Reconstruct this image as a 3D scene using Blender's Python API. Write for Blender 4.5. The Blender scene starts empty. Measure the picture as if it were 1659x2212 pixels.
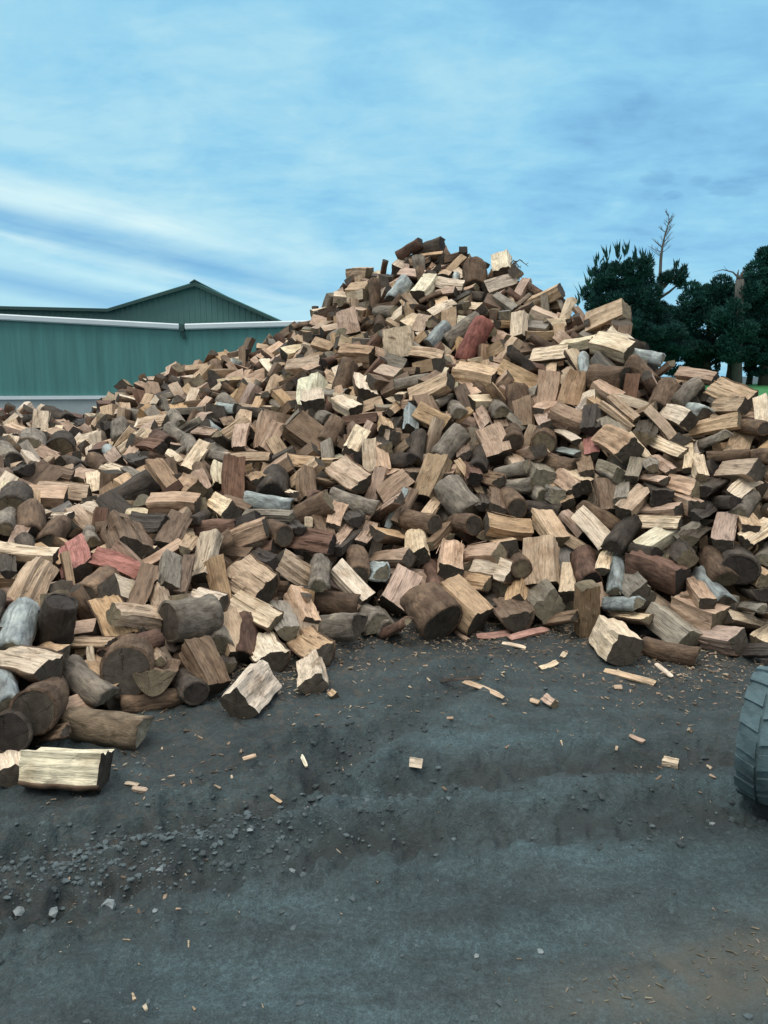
import bpy, math, random
import numpy as np
from mathutils import Vector, Matrix, kdtree

C = bpy.context.scene
COL = C.collection
rng = np.random.default_rng(7)
random.seed(7)

# ------------------------------------------------------------------ camera, sky, sun, exposure
CAMZ, PITCH, F = 1.62, math.radians(10.0), 770.0
cam_d = bpy.data.cameras.new('camera')
cam = bpy.data.objects.new('camera', cam_d)
COL.objects.link(cam)
cam.location = (0, 0, CAMZ)
cam.rotation_euler = (math.pi / 2 - PITCH, 0, 0)
cam_d.sensor_fit = 'VERTICAL'
cam_d.sensor_height = 36
cam_d.lens = F / 1024 * 36
cam_d.clip_start = 0.05
cam_d.clip_end = 6000
C.camera = cam

SUN_EL, SUN_AZ = math.radians(62), math.radians(215)      # az clockwise from +Y (north)
w = bpy.data.worlds.new('World')
C.world = w
w.use_nodes = True
nt = w.node_tree
nt.nodes.clear()


def N(nt, typ, **kw):
    n = nt.nodes.new(typ)
    for k, v in kw.items():
        if k == 'inp':
            for a, b in v.items():
                n.inputs[a].default_value = b
        else:
            setattr(n, k, v)
    return n


def L(nt, a, b):
    nt.links.new(a, b)


def math_n(nt, op, a, b=None, c=None, clamp=False):
    n = nt.nodes.new('ShaderNodeMath')
    n.operation = op
    n.use_clamp = clamp
    for i, v in enumerate((a, b, c)):
        if v is None:
            continue
        if isinstance(v, (int, float)):
            n.inputs[i].default_value = v
        else:
            nt.links.new(v, n.inputs[i])
    return n.outputs[0]


def mixc(nt, f, a, b, blend='MIX'):
    n = nt.nodes.new('ShaderNodeMix')
    n.data_type = 'RGBA'
    n.blend_type = blend
    for i, v in ((0, f), (6, a), (7, b)):
        if isinstance(v, (int, float)):
            n.inputs[i].default_value = v
        elif isinstance(v, tuple):
            n.inputs[i].default_value = (*v, 1) if len(v) == 3 else v
        else:
            nt.links.new(v, n.inputs[i])
    return n.outputs[2]


def ramp(nt, fac, stops, interp='LINEAR'):
    n = nt.nodes.new('ShaderNodeValToRGB')
    n.color_ramp.interpolation = interp
    cr = n.color_ramp
    while len(cr.elements) < len(stops):
        cr.elements.new(0.5)
    for e, (p, c) in zip(cr.elements, stops):
        e.position = p
        e.color = (c, c, c, 1) if isinstance(c, (int, float)) else (*c, 1)
    nt.links.new(fac, n.inputs[0])
    return n.outputs[0]


def noise(nt, vec, scale, detail=3, rough=0.5, dist=0.0, lac=2.0):
    n = nt.nodes.new('ShaderNodeTexNoise')
    n.inputs['Scale'].default_value = scale
    n.inputs['Detail'].default_value = detail
    n.inputs['Roughness'].default_value = rough
    n.inputs['Distortion'].default_value = dist
    n.inputs['Lacunarity'].default_value = lac
    if vec is not None:
        nt.links.new(vec, n.inputs['Vector'])
    return n.outputs[0]


def build_sky():
    tc = N(nt, 'ShaderNodeTexCoord')
    sep = N(nt, 'ShaderNodeSeparateXYZ')
    L(nt, tc.outputs['Generated'], sep.inputs[0])
    X, Y, Z = sep.outputs
    zc = math_n(nt, 'MAXIMUM', Z, 0.0)
    den = math_n(nt, 'ADD', zc, 0.22)
    cx = math_n(nt, 'DIVIDE', X, den)
    cy = math_n(nt, 'DIVIDE', Y, den)
    comb = N(nt, 'ShaderNodeCombineXYZ')
    L(nt, cx, comb.inputs[0])
    L(nt, cy, comb.inputs[1])
    # veil clouds, slightly stretched
    mp = N(nt, 'ShaderNodeMapping')
    mp.inputs['Rotation'].default_value = (0, 0, 0.5)
    mp.inputs['Scale'].default_value = (0.8, 1.5, 1)
    L(nt, comb.outputs[0], mp.inputs[0])
    n1 = noise(nt, mp.outputs[0], 1.5, 5, 0.52, 0.5)
    n2 = noise(nt, comb.outputs[0], 3.4, 5, 0.58, 0.5)
    n3 = noise(nt, mp.outputs[0], 9.0, 4, 0.6, 0.3)
    veil = math_n(nt, 'ADD', math_n(nt, 'MULTIPLY', n1, 0.62), math_n(nt, 'MULTIPLY', n2, 0.48))
    veil = math_n(nt, 'ADD', veil, math_n(nt, 'MULTIPLY', n3, 0.22))
    veil = math_n(nt, 'MULTIPLY_ADD', veil, 1.05, -0.19)
    # more cloud towards the west (left), bluer to the east
    left = math_n(nt, 'MULTIPLY', X, -0.30)
    veil = math_n(nt, 'ADD', veil, left)
    low = ramp(nt, Z, [(0.0, 0.15), (0.22, 0.06), (0.4, 0.0), (0.6, 0.02)])
    veil = math_n(nt, 'ADD', veil, low)
    skyc = ramp(nt, veil, [(0.26, (0.175, 0.42, 0.70)), (0.40, (0.25, 0.57, 0.85)), (0.52, (0.31, 0.67, 0.90)), (0.70, (0.46, 0.79, 0.93))])
    nish = N(nt, 'ShaderNodeTexSky', sky_type='NISHITA', sun_disc=False, sun_elevation=SUN_EL, sun_rotation=SUN_AZ)
    nsk = mixc(nt, 1.0, nish.outputs[0], (0.1, 0.1, 0.1), 'MULTIPLY')
    skyc = mixc(nt, 0.08, skyc, nsk)
    # long low streaks falling to the right, low in the west
    az = math_n(nt, 'ARCTAN2', X, Y)
    v = math_n(nt, 'ADD', Z, math_n(nt, 'MULTIPLY', az, 0.18))
    c2 = N(nt, 'ShaderNodeCombineXYZ')
    L(nt, math_n(nt, 'MULTIPLY', az, 2.2), c2.inputs[0])
    L(nt, math_n(nt, 'MULTIPLY', v, 22.0), c2.inputs[1])
    st = noise(nt, c2.outputs[0], 1.0, 4, 0.55, 0.35)
    # v position masks: bright bank, dark band, second bright line
    wob = math_n(nt, 'MULTIPLY', math_n(nt, 'SUBTRACT', noise(nt, c2.outputs[0], 0.9, 3, 0.5), 0.5), 0.034)
    vv = math_n(nt, 'ADD', v, wob)

    def band(c, wd):
        d = math_n(nt, 'ABSOLUTE', math_n(nt, 'SUBTRACT', vv, c))
        return math_n(nt, 'SUBTRACT', 1.0, math_n(nt, 'DIVIDE', d, wd), clamp=True)
    az_l = ramp(nt, math_n(nt, 'MULTIPLY_ADD', az, 1.0, 0.6), [(0.0, 1.0), (0.33, 1.0), (0.50, 0.35), (0.66, 0.0)])
    stc = ramp(nt, st, [(0.40, 0.0), (0.58, 1.0)])
    def streak(c, wd, k0, k1):
        return math_n(nt, 'MULTIPLY', math_n(nt, 'MULTIPLY', math_n(nt, 'SMOOTH_MIN', band(c, wd), 1.0, 0.1), az_l), math_n(nt, 'MULTIPLY_ADD', stc, k1, k0), clamp=True)
    skyc = mixc(nt, streak(0.090, 0.026, 0.45, 0.4), skyc, (0.155, 0.40, 0.71))
    skyc = mixc(nt, streak(0.032, 0.020, 0.35, 0.35), skyc, (0.19, 0.46, 0.76))
    skyc = mixc(nt, streak(0.124, 0.028, 0.12, 0.85), skyc, (0.74, 0.95, 0.97))
    skyc = mixc(nt, streak(0.071, 0.008, 0.25, 0.75), skyc, (0.72, 0.94, 0.97))
    skyc = mixc(nt, streak(0.053, 0.012, 0.20, 0.6), skyc, (0.58, 0.86, 0.95))
    # small dark cloudlets drifting high in the east
    for (ca, ce, wa, we) in ((0.323, 0.2215, 0.020, 0.010), (0.405, 0.205, 0.030, 0.012), (0.370, 0.215, 0.013, 0.006), (0.342, 0.203, 0.012, 0.005)):
        da = math_n(nt, 'DIVIDE', math_n(nt, 'SUBTRACT', az, ca), wa)
        de = math_n(nt, 'DIVIDE', math_n(nt, 'SUBTRACT', Z, ce), we)
        dd = math_n(nt, 'ADD', math_n(nt, 'MULTIPLY', da, da), math_n(nt, 'MULTIPLY', de, de))
        dd = math_n(nt, 'ADD', dd, math_n(nt, 'MULTIPLY', math_n(nt, 'SUBTRACT', n3, 0.5), 2.6))
        m_ = ramp(nt, dd, [(0.0, 0.36), (0.5, 0.24), (1.0, 0.0)])
        skyc = mixc(nt, m_, skyc, (0.15, 0.37, 0.64))
    # brighter, whiter overcast overhead and behind
    up = ramp(nt, Z, [(0.52, 0.0), (0.85, 1.0)])
    skyc = mixc(nt, up, skyc, (2.5, 2.4, 2.28))
    back = ramp(nt, math_n(nt, 'MULTIPLY_ADD', Y, -1.0, 0.5), [(0.40, 0.0), (0.95, 1.0)])
    back = math_n(nt, 'MULTIPLY', back, ramp(nt, Z, [(0.0, 0.55), (0.3, 1.0)]))
    skyc = mixc(nt, back, skyc, (0.80, 0.80, 0.78))
    bg = N(nt, 'ShaderNodeBackground')
    sc = mixc(nt, 1.0, skyc, (10, 10, 10), 'MULTIPLY')
    L(nt, sc, bg.inputs[0])
    bg.inputs[1].default_value = 0.1
    out = N(nt, 'ShaderNodeOutputWorld')
    L(nt, bg.outputs[0], out.inputs[0])


build_sky()
sun_d = bpy.data.lights.new('sun', 'SUN')
sun_d.energy = 1.5
sun_d.angle = math.radians(25)
sun_d.color = (1.0, 0.93, 0.82)
sun = bpy.data.objects.new('sun', sun_d)
COL.objects.link(sun)
sd = Vector((math.sin(SUN_AZ) * math.cos(SUN_EL), math.cos(SUN_AZ) * math.cos(SUN_EL), math.sin(SUN_EL)))
sun.rotation_euler = sd.to_track_quat('Z', 'Y').to_euler()
C.view_settings.view_transform = 'Standard'
C.view_settings.look = 'None'
C.view_settings.exposure = 0.0
C.view_settings.gamma = 1.0

# ------------------------------------------------------------------ projection helpers
FWD = np.array([0, math.cos(PITCH), -math.sin(PITCH)])
UPV = np.array([0, math.sin(PITCH), math.cos(PITCH)])
RGT = np.array([1.0, 0, 0])
CAM = np.array([0, 0, CAMZ])
DS = 768 / 1659.0                      # 1659-wide view of the photo -> render pixels


def ray(px, py):
    d = FWD + RGT * ((px - 384) / F) + UPV * ((512 - py) / F)
    return d                            # depth along FWD = 1


def proj(p):
    q = np.asarray(p) - CAM
    z = q @ FWD
    return 384 + F * (q @ RGT) / z, 512 - F * (q @ UPV) / z, z


def gpt(px, py, z=0.0):
    d = ray(px, py)
    t = (z - CAMZ) / d[2]
    return CAM + d * t


def at(px, py, y):
    """point on the pixel's ray at world distance y"""
    d = ray(px, py)
    return CAM + d * (y / d[1])


# ------------------------------------------------------------------ materials
def new_mat(name):
    m = bpy.data.materials.new(name)
    m.use_nodes = True
    t = m.node_tree
    t.nodes.clear()
    o = N(t, 'ShaderNodeOutputMaterial')
    b = N(t, 'ShaderNodeBsdfPrincipled')
    L(t, b.outputs[0], o.inputs[0])
    return m, t, b


def bump(t, b, h, strength, dist):
    n = N(t, 'ShaderNodeBump')
    n.inputs['Strength'].default_value = strength
    n.inputs['Distance'].default_value = dist
    L(t, h, n.inputs['Height'])
    L(t, n.outputs[0], b.inputs['Normal'])


def wood_mats():
    out = []
    # split face: long fibres
    m, t, b = new_mat('split_wood')
    lp = N(t, 'ShaderNodeAttribute', attribute_name='lp').outputs['Vector']
    tint = N(t, 'ShaderNodeAttribute', attribute_name='tint').outputs['Color']
    mp = N(t, 'ShaderNodeMapping')
    mp.inputs['Scale'].default_value = (6, 105, 105)
    L(t, lp, mp.inputs[0])
    f = noise(t, mp.outputs[0], 1.0, 4, 0.6, 0.6)
    mp2 = N(t, 'ShaderNodeMapping')
    mp2.inputs['Scale'].default_value = (9, 26, 26)
    L(t, lp, mp2.inputs[0])
    g = noise(t, mp2.outputs[0], 1.0, 3, 0.6, 0.8)
    blot = noise(t, lp, 7.0, 3, 0.55)
    k = ramp(t, f, [(0.28, 0.42), (0.42, 0.86), (0.6, 1.03), (0.8, 1.16)])
    k2 = ramp(t, g, [(0.30, 0.55), (0.44, 0.95), (0.7, 1.12)])
    mp3 = N(t, 'ShaderNodeMapping')
    mp3.inputs['Scale'].default_value = (16, 240, 240)
    L(t, lp, mp3.inputs[0])
    fine = noise(t, mp3.outputs[0], 1.0, 3, 0.65, 0.3)
    tint = mixc(t, 1.0, tint, ramp(t, fine, [(0.32, 0.62), (0.5, 1.0), (0.7, 1.22)]), 'MULTIPLY')
    k3 = ramp(t, blot, [(0.3, (0.72, 0.66, 0.60)), (0.5, (1.0, 0.98, 0.96)), (0.7, (1.12, 1.10, 1.06))])
    c = mixc(t, 1.0, tint, k, 'MULTIPLY')
    c = mixc(t, 1.0, c, k2, 'MULTIPLY')
    c = mixc(t, 1.0, c, k3, 'MULTIPLY')
    L(t, c, b.inputs['Base Color'])
    b.inputs['Roughness'].default_value = 0.75
    b.inputs['Specular IOR Level'].default_value = 0.25
    hh = math_n(t, 'ADD', f, math_n(t, 'MULTIPLY', g, 0.8))
    bump(t, b, hh, 0.8, 0.006)
    out.append(m)
    # bark
    m, t, b = new_mat('bark')
    lp = N(t, 'ShaderNodeAttribute', attribute_name='lp').outputs['Vector']
    tint = N(t, 'ShaderNodeAttribute', attribute_name='tint').outputs['Color']
    mp = N(t, 'ShaderNodeMapping')
    mp.inputs['Scale'].default_value = (9, 30, 30)
    L(t, lp, mp.inputs[0])
    f = noise(t, mp.outputs[0], 1.0, 5, 0.62, 0.8)
    blot = noise(t, lp, 9.0, 4, 0.6, 0.4)
    k = ramp(t, f, [(0.3, 0.45), (0.5, 0.95), (0.72, 1.35)])
    k3 = ramp(t, blot, [(0.34, (0.62, 0.58, 0.55)), (0.5, (0.98, 0.97, 0.95)), (0.60, (1.15, 1.12, 1.05)), (0.70, (1.75, 1.7, 1.55))])
    c = mixc(t, 1.0, tint, k, 'MULTIPLY')
    c = mixc(t, 1.0, c, k3, 'MULTIPLY')
    L(t, c, b.inputs['Base Color'])
    b.inputs['Roughness'].default_value = 0.85
    b.inputs['Specular IOR Level'].default_value = 0.25
    bump(t, b, math_n(t, 'ADD', f, blot), 0.9, 0.012)
    out.append(m)
    # sawn end
    m, t, b = new_mat('sawn_end')
    lp = N(t, 'ShaderNodeAttribute', attribute_name='lp').outputs['Vector']
    tint = N(t, 'ShaderNodeAttribute', attribute_name='tint').outputs['Color']
    f = noise(t, lp, 28.0, 4, 0.6, 0.4)
    g = noise(t, lp, 7.0, 2, 0.5)
    mp = N(t, 'ShaderNodeMapping')
    mp.inputs['Scale'].default_value = (0, 30, 220)
    mp.inputs['Rotation'].default_value = (0.5, 0, 0)
    L(t, lp, mp.inputs[0])
    saw = noise(t, mp.outputs[0], 1.0, 2, 0.5, 0.2)
    c = mixc(t, 1.0, tint, ramp(t, f, [(0.3, 0.7), (0.6, 1.08), (0.75, 1.3)]), 'MULTIPLY')
    c = mixc(t, 1.0, c, ramp(t, g, [(0.3, 0.72), (0.6, 1.18)]), 'MULTIPLY')
    sp = N(t, 'ShaderNodeSeparateXYZ')
    L(t, lp, sp.inputs[0])
    wob = math_n(t, 'MULTIPLY', math_n(t, 'SUBTRACT', g, 0.5), 0.03)
    yy = math_n(t, 'ADD', math_n(t, 'ADD', sp.outputs[1], 0.012), wob)
    zz = math_n(t, 'ADD', math_n(t, 'ADD', sp.outputs[2], 0.035), wob)
    rad = math_n(t, 'SQRT', math_n(t, 'ADD', math_n(t, 'MULTIPLY', yy, yy), math_n(t, 'MULTIPLY', zz, zz)))
    ring = math_n(t, 'SINE', math_n(t, 'MULTIPLY', rad, 720.0))
    c = mixc(t, 1.0, c, ramp(t, math_n(t, 'MULTIPLY_ADD', ring, 0.5, 0.5), [(0.0, 0.80), (0.6, 1.06)]), 'MULTIPLY')
    ang = math_n(t, 'ARCTAN2', yy, zz)
    chk = math_n(t, 'ABSOLUTE', math_n(t, 'SINE', math_n(t, 'ADD', math_n(t, 'MULTIPLY', ang, 2.5), math_n(t, 'MULTIPLY', f, 1.2))))
    c = mixc(t, 1.0, c, ramp(t, chk, [(0.02, 0.30), (0.09, 1.0)]), 'MULTIPLY')
    c = mixc(t, 1.0, c, ramp(t, saw, [(0.35, 0.85), (0.6, 1.1)]), 'MULTIPLY')
    L(t, c, b.inputs['Base Color'])
    b.inputs['Roughness'].default_value = 0.8
    b.inputs['Specular IOR Level'].default_value = 0.2
    bump(t, b, f, 0.35, 0.006)
    out.append(m)
    return out


M_SPLIT, M_BARK, M_END = wood_mats()
WOOD = [M_SPLIT, M_BARK, M_END]


def simple_mat(name, col, rough=0.6, nscale=6.0, amt=0.25, spec=0.3, bscale=None, bstr=0.3, metallic=0.0, stretch=(1, 1, 1)):
    m, t, b = new_mat(name)
    tc = N(t, 'ShaderNodeTexCoord')
    mp = N(t, 'ShaderNodeMapping')
    mp.inputs['Scale'].default_value = stretch
    L(t, tc.outputs['Object'], mp.inputs[0])
    f = noise(t, mp.outputs[0], nscale, 4, 0.6)
    k = ramp(t, f, [(0.25, 1 - amt), (0.5, 1.0), (0.75, 1 + amt)])
    c = mixc(t, 1.0, col, k, 'MULTIPLY')
    L(t, c, b.inputs['Base Color'])
    b.inputs['Roughness'].default_value = rough
    b.inputs['Specular IOR Level'].default_value = spec
    b.inputs['Metallic'].default_value = metallic
    if bscale:
        bump(t, b, noise(t, mp.outputs[0], bscale, 4, 0.6), bstr, 0.02)
    return m


# ------------------------------------------------------------------ object helpers
def tag(o, label=None, cat=None, group=None, kind=None):
    if label:
        o['label'] = label
    if cat:
        o['category'] = cat
    if group:
        o['group'] = group
    if kind:
        o['kind'] = kind
    return o


def empty(name, loc, **kw):
    o = bpy.data.objects.new(name, None)
    o.empty_display_size = 0.1
    COL.objects.link(o)
    o.location = loc
    return tag(o, **kw)


def mesh_obj(name, V, Fc, mats, parent=None, midx=None, smooth=None, attrs=None, loc=None):
    me = bpy.data.meshes.new(name)
    me.from_pydata([tuple(map(float, v)) for v in V], [], [tuple(int(i) for i in f) for f in Fc])
    for m in (mats if isinstance(mats, (list, tuple)) else [mats]):
        me.materials.append(m)
    if midx is not None:
        me.polygons.foreach_set('material_index', np.asarray(midx, dtype=np.int32))
    if smooth is not None:
        if isinstance(smooth, bool):
            smooth = [smooth] * len(Fc)
        me.polygons.foreach_set('use_smooth', np.asarray(smooth, dtype=bool))
    if attrs:
        for an, (typ, dom, data) in attrs.items():
            a = me.attributes.new(an, typ, dom)
            key = 'vector' if typ == 'FLOAT_VECTOR' else ('color' if typ == 'FLOAT_COLOR' else 'value')
            a.data.foreach_set(key, np.asarray(data, dtype=np.float32).ravel())
    me.update()
    o = bpy.data.objects.new(name, me)
    COL.objects.link(o)
    if parent:
        o.parent = parent
    if loc is not None:
        o.location = loc
    return o


class MB:
    """collects simple solids into one mesh"""

    def __init__(s):
        s.V, s.F = [], []

    def add(s, V, Fc):
        b = len(s.V)
        s.V += [tuple(v) for v in V]
        s.F += [tuple(i + b for i in f) for f in Fc]

    def box(s, c, size, rot=None):
        c = np.array(c)
        h = np.array(size) / 2
        P = np.array([[x, y, z] for x in (-1, 1) for y in (-1, 1) for z in (-1, 1)]) * h
        if rot is not None:
            P = P @ np.array(rot).T
        s.add(P + c, [(0, 1, 3, 2), (4, 6, 7, 5), (0, 4, 5, 1), (2, 3, 7, 6), (0, 2, 6, 4), (1, 5, 7, 3)])

    def tube(s, pts, rad, n=8, cap=True):
        pts = [np.array(p, float) for p in pts]
        R = []
        for i, p in enumerate(pts):
            d = pts[min(i + 1, len(pts) - 1)] - pts[max(i - 1, 0)]
            d /= np.linalg.norm(d) + 1e-9
            a = np.cross(d, (0.3, 0.9, 0.2))
            a /= np.linalg.norm(a)
            b = np.cross(d, a)
            r = rad[i] if hasattr(rad, '__len__') else rad
            R += [p + r * (math.cos(q) * a + math.sin(q) * b) for q in np.linspace(0, 2 * math.pi, n, endpoint=False)]
        Fc = []
        for i in range(len(pts) - 1):
            for j in range(n):
                Fc.append((i * n + j, i * n + (j + 1) % n, (i + 1) * n + (j + 1) % n, (i + 1) * n + j))
        if cap:
            Fc.append(tuple(range(n))[::-1])
            Fc.append(tuple((len(pts) - 1) * n + j for j in range(n)))
        s.add(R, Fc)

    def prism(s, poly, y0, y1):
        """poly in (x,z), extruded along y"""
        n = len(poly)
        V = [(x, y0, z) for x, z in poly] + [(x, y1, z) for x, z in poly]
        Fc = [tuple(range(n)), tuple(range(2 * n - 1, n - 1, -1))]
        Fc += [(i, i + n, (i + 1) % n + n, (i + 1) % n) for i in range(n)]
        s.add(V, Fc)

    def build(s, name, mat, parent=None, smooth=False, loc=None):
        return mesh_obj(name, s.V, s.F, mat, parent, smooth=smooth, loc=loc)


# numpy value noise ---------------------------------------------------------
_perm = np.random.default_rng(3).random((257, 257))


def vnoise(x, y):
    xi, yi = np.floor(x).astype(int), np.floor(y).astype(int)
    fx, fy = x - xi, y - yi
    fx = fx * fx * (3 - 2 * fx)
    fy = fy * fy * (3 - 2 * fy)
    a = _perm[xi % 256, yi % 256]
    b = _perm[(xi + 1) % 256, yi % 256]
    c = _perm[xi % 256, (yi + 1) % 256]
    d = _perm[(xi + 1) % 256, (yi + 1) % 256]
    return (a * (1 - fx) + b * fx) * (1 - fy) + (c * (1 - fx) + d * fx) * fy - 0.5


def fbm(x, y, f, o=4, g=0.5):
    s, a = 0, 1
    for i in range(o):
        s = s + a * vnoise(x * f + 17.3 * i, y * f + 9.1 * i)
        f *= 2.03
        a *= g
    return s


# ------------------------------------------------------------------ shape of the pile
FOOT = [(-500, 1800), (-200, 1740), (0, 1660), (120, 1612), (300, 1545), (400, 1500), (500, 1455), (620, 1425), (700, 1392), (800, 1362),
        (900, 1350), (1000, 1350), (1100, 1350), (1240, 1358), (1350, 1385), (1500, 1402), (1659, 1392), (1850, 1400), (2100, 1440)]
RIDGE = [(-500, 890, 9.0), (-200, 885, 9.4), (0, 884, 9.8), (60, 880, 10.), (135, 896, 10.2), (190, 902, 10.2), (225, 872, 10.1), (260, 838, 10.1), (350, 808, 10.), (470, 768, 10.),
         (560, 744, 9.9), (640, 702, 9.8), (740, 622, 9.7), (850, 570, 9.6), (905, 540, 9.5), (960, 538, 9.5), (1030, 552, 9.4), (1050, 580, 9.3),
         (1110, 584, 9.0), (1200, 644, 8.5), (1250, 664, 8.1), (1330, 690, 7.6), (1360, 722, 7.4), (1400, 764, 7.2), (1450, 800, 7.0),
         (1520, 828, 6.9), (1600, 858, 6.7), (1659, 878, 6.5), (1850, 960, 6.3), (2100, 1150, 6.0)]


def _azd(px, py):
    d = ray(px, py)
    return math.atan2(d[0], d[1]), d[2] / math.hypot(d[0], d[1])


_fa, _fd = [], []
for x, y in FOOT:
    a, s = _azd(x * DS, y * DS)
    _fa.append(a)
    _fd.append(-CAMZ / s)
_ra, _rd, _rh = [], [], []
for x, y, d in RIDGE:
    a, s = _azd(x * DS, y * DS)
    _ra.append(a)
    _rd.append(d)
    _rh.append(CAMZ + d * s + 0.0)


def sm_interp(a, xs, ys):
    return (np.interp(a - 0.012, xs, ys) + 2 * np.interp(a, xs, ys) + np.interp(a + 0.012, xs, ys)) / 4


def pile_h(x, y):
    az = np.arctan2(x, y)
    d = np.hypot(x, y)
    fd = sm_interp(az, _fa, _fd)
    rd = sm_interp(az, _ra, _rd)
    rh = np.interp(az, _ra, _rh)
    p = np.interp(az, [-0.45, -0.25, 0.0, 0.2, 0.45], [0.62, 0.78, 1.02, 0.95, 0.85])
    s = (d - fd) / (rd - fd)
    sc = np.clip(s, 0, 1)
    h = rh * sc ** p + 0.10 * (1 - np.exp(-sc * 40)) * (1 - sc)
    back = rh - (d - rd) * 0.62
    h = np.where(s > 1, back, h)
    h = np.where(s < 0, -1.0 * (fd - d), h)
    edge = np.where(az < -0.62, (-0.62 - az) * 6, 0) + np.where(az > 0.62, (az - 0.62) * 6, 0)
    return h - edge


def pile_hit(px, py):
    d = ray(px, py)
    t = np.arange(1.5, 16, 0.01)
    P = CAM + d * t[:, None]
    hh = np.maximum(pile_h(P[:, 0], P[:, 1]), 0)
    k = np.nonzero(P[:, 2] <= hh)[0]
    if len(k):
        p = P[k[0]]
        return p, pile_h(p[0], p[1]) > 0.05
    # above the silhouette: take the depth of closest approach
    j = int(np.argmin(P[:, 2] - hh + np.where(t < 4, 5, 0)))
    return P[j], True


def pile_n(x, y):
    e = 0.05
    gx = (pile_h(x + e, y) - pile_h(x - e, y)) / (2 * e)
    gy = (pile_h(x, y + e) - pile_h(x, y - e)) / (2 * e)
    n = np.array([-gx, -gy, 1.0])
    return n / np.linalg.norm(n)


# ------------------------------------------------------------------ ground
def dist_poly(x, y, pts):
    best = np.full(x.shape, 1e9)
    for (ax, ay), (bx, by) in zip(pts[:-1], pts[1:]):
        vx, vy = bx - ax, by - ay
        t = np.clip(((x - ax) * vx + (y - ay) * vy) / (vx * vx + vy * vy), 0, 1)
        best = np.minimum(best, np.hypot(x - ax - t * vx, y - ay - t * vy))
    return best


def gl(pts):
    return [tuple(gpt(x * DS, y * DS)[:2]) for x, y in pts]


TRACKS = [gl([(-300, 1925), (0, 1862), (300, 1805), (600, 1742), (900, 1690), (1200, 1655), (1700, 1630)]),
          gl([(-300, 2030), (0, 1962), (300, 1900), (600, 1850), (900, 1812), (1300, 1770), (1700, 1745)]),
          gl([(700, 1690), (760, 1625), (880, 1560), (980, 1500), (1010, 1460)]),
          gl([(300, 2120), (900, 2075), (1300, 2030), (1700, 1990)])]
BERM = gl([(560, 1640), (720, 1620), (850, 1570), (960, 1520)])


def ground_h(x, y):
    d = np.hypot(x, y)
    fade = np.clip((14 - d) / 6, 0, 1)
    near = np.clip((d - 1.7) / 1.6, .35, 1)
    h = 0.04 * fbm(x, y, 0.55, 3) + near * (0.026 * fbm(x + 5, y, 2.6, 3) + 0.024 * np.abs(fbm(x, y + 3, 8.0, 3)) + 0.018 * fbm(x, y, 21, 3))
    band = np.exp(-(dist_poly(x, y, TRACKS[0]) / 0.30) ** 2) + np.exp(-(dist_poly(x, y, TRACKS[1]) / 0.28) ** 2)
    rough = np.clip(band, 0, 1)
    h = h + rough * 0.06 * fbm(x + 31, y, 14, 3) * np.clip(1.4 - (x + 1.5) * 0.35, 0.3, 1.6)
    for i, tr in enumerate(TRACKS):
        dd = dist_poly(x, y, tr)
        a = (0.034, 0.026, 0.045, 0.010)[i]
        h = h - a * np.exp(-(dd / 0.085) ** 2) + a * 0.8 * np.exp(-((dd - 0.17) / 0.07) ** 2)
    h = h + 0.06 * np.exp(-(dist_poly(x, y, BERM) / 0.07) ** 2) * (1 + 1.2 * fbm(x, y, 11, 2))
    # lug prints along the two wheel tracks
    for i in (0, 1):
        dd = dist_poly(x, y, TRACKS[i])
        ph = np.sin((x * .97 + y * .25 + dd * .5) * 2 * math.pi / .115)
        h = h - 0.015 * np.clip(ph, -.3, .6) * np.exp(-(dd / .13) ** 4)
    return h * fade


def ground_z(x, y):
    return float(ground_h(np.array([x]), np.array([y]))[0])


def foot_gap(x, y):
    """distance in front of the foot of the pile (positive = open ground)"""
    az = np.arctan2(x, y)
    return sm_interp(az, _fa, _fd) - np.hypot(x, y)


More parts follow.
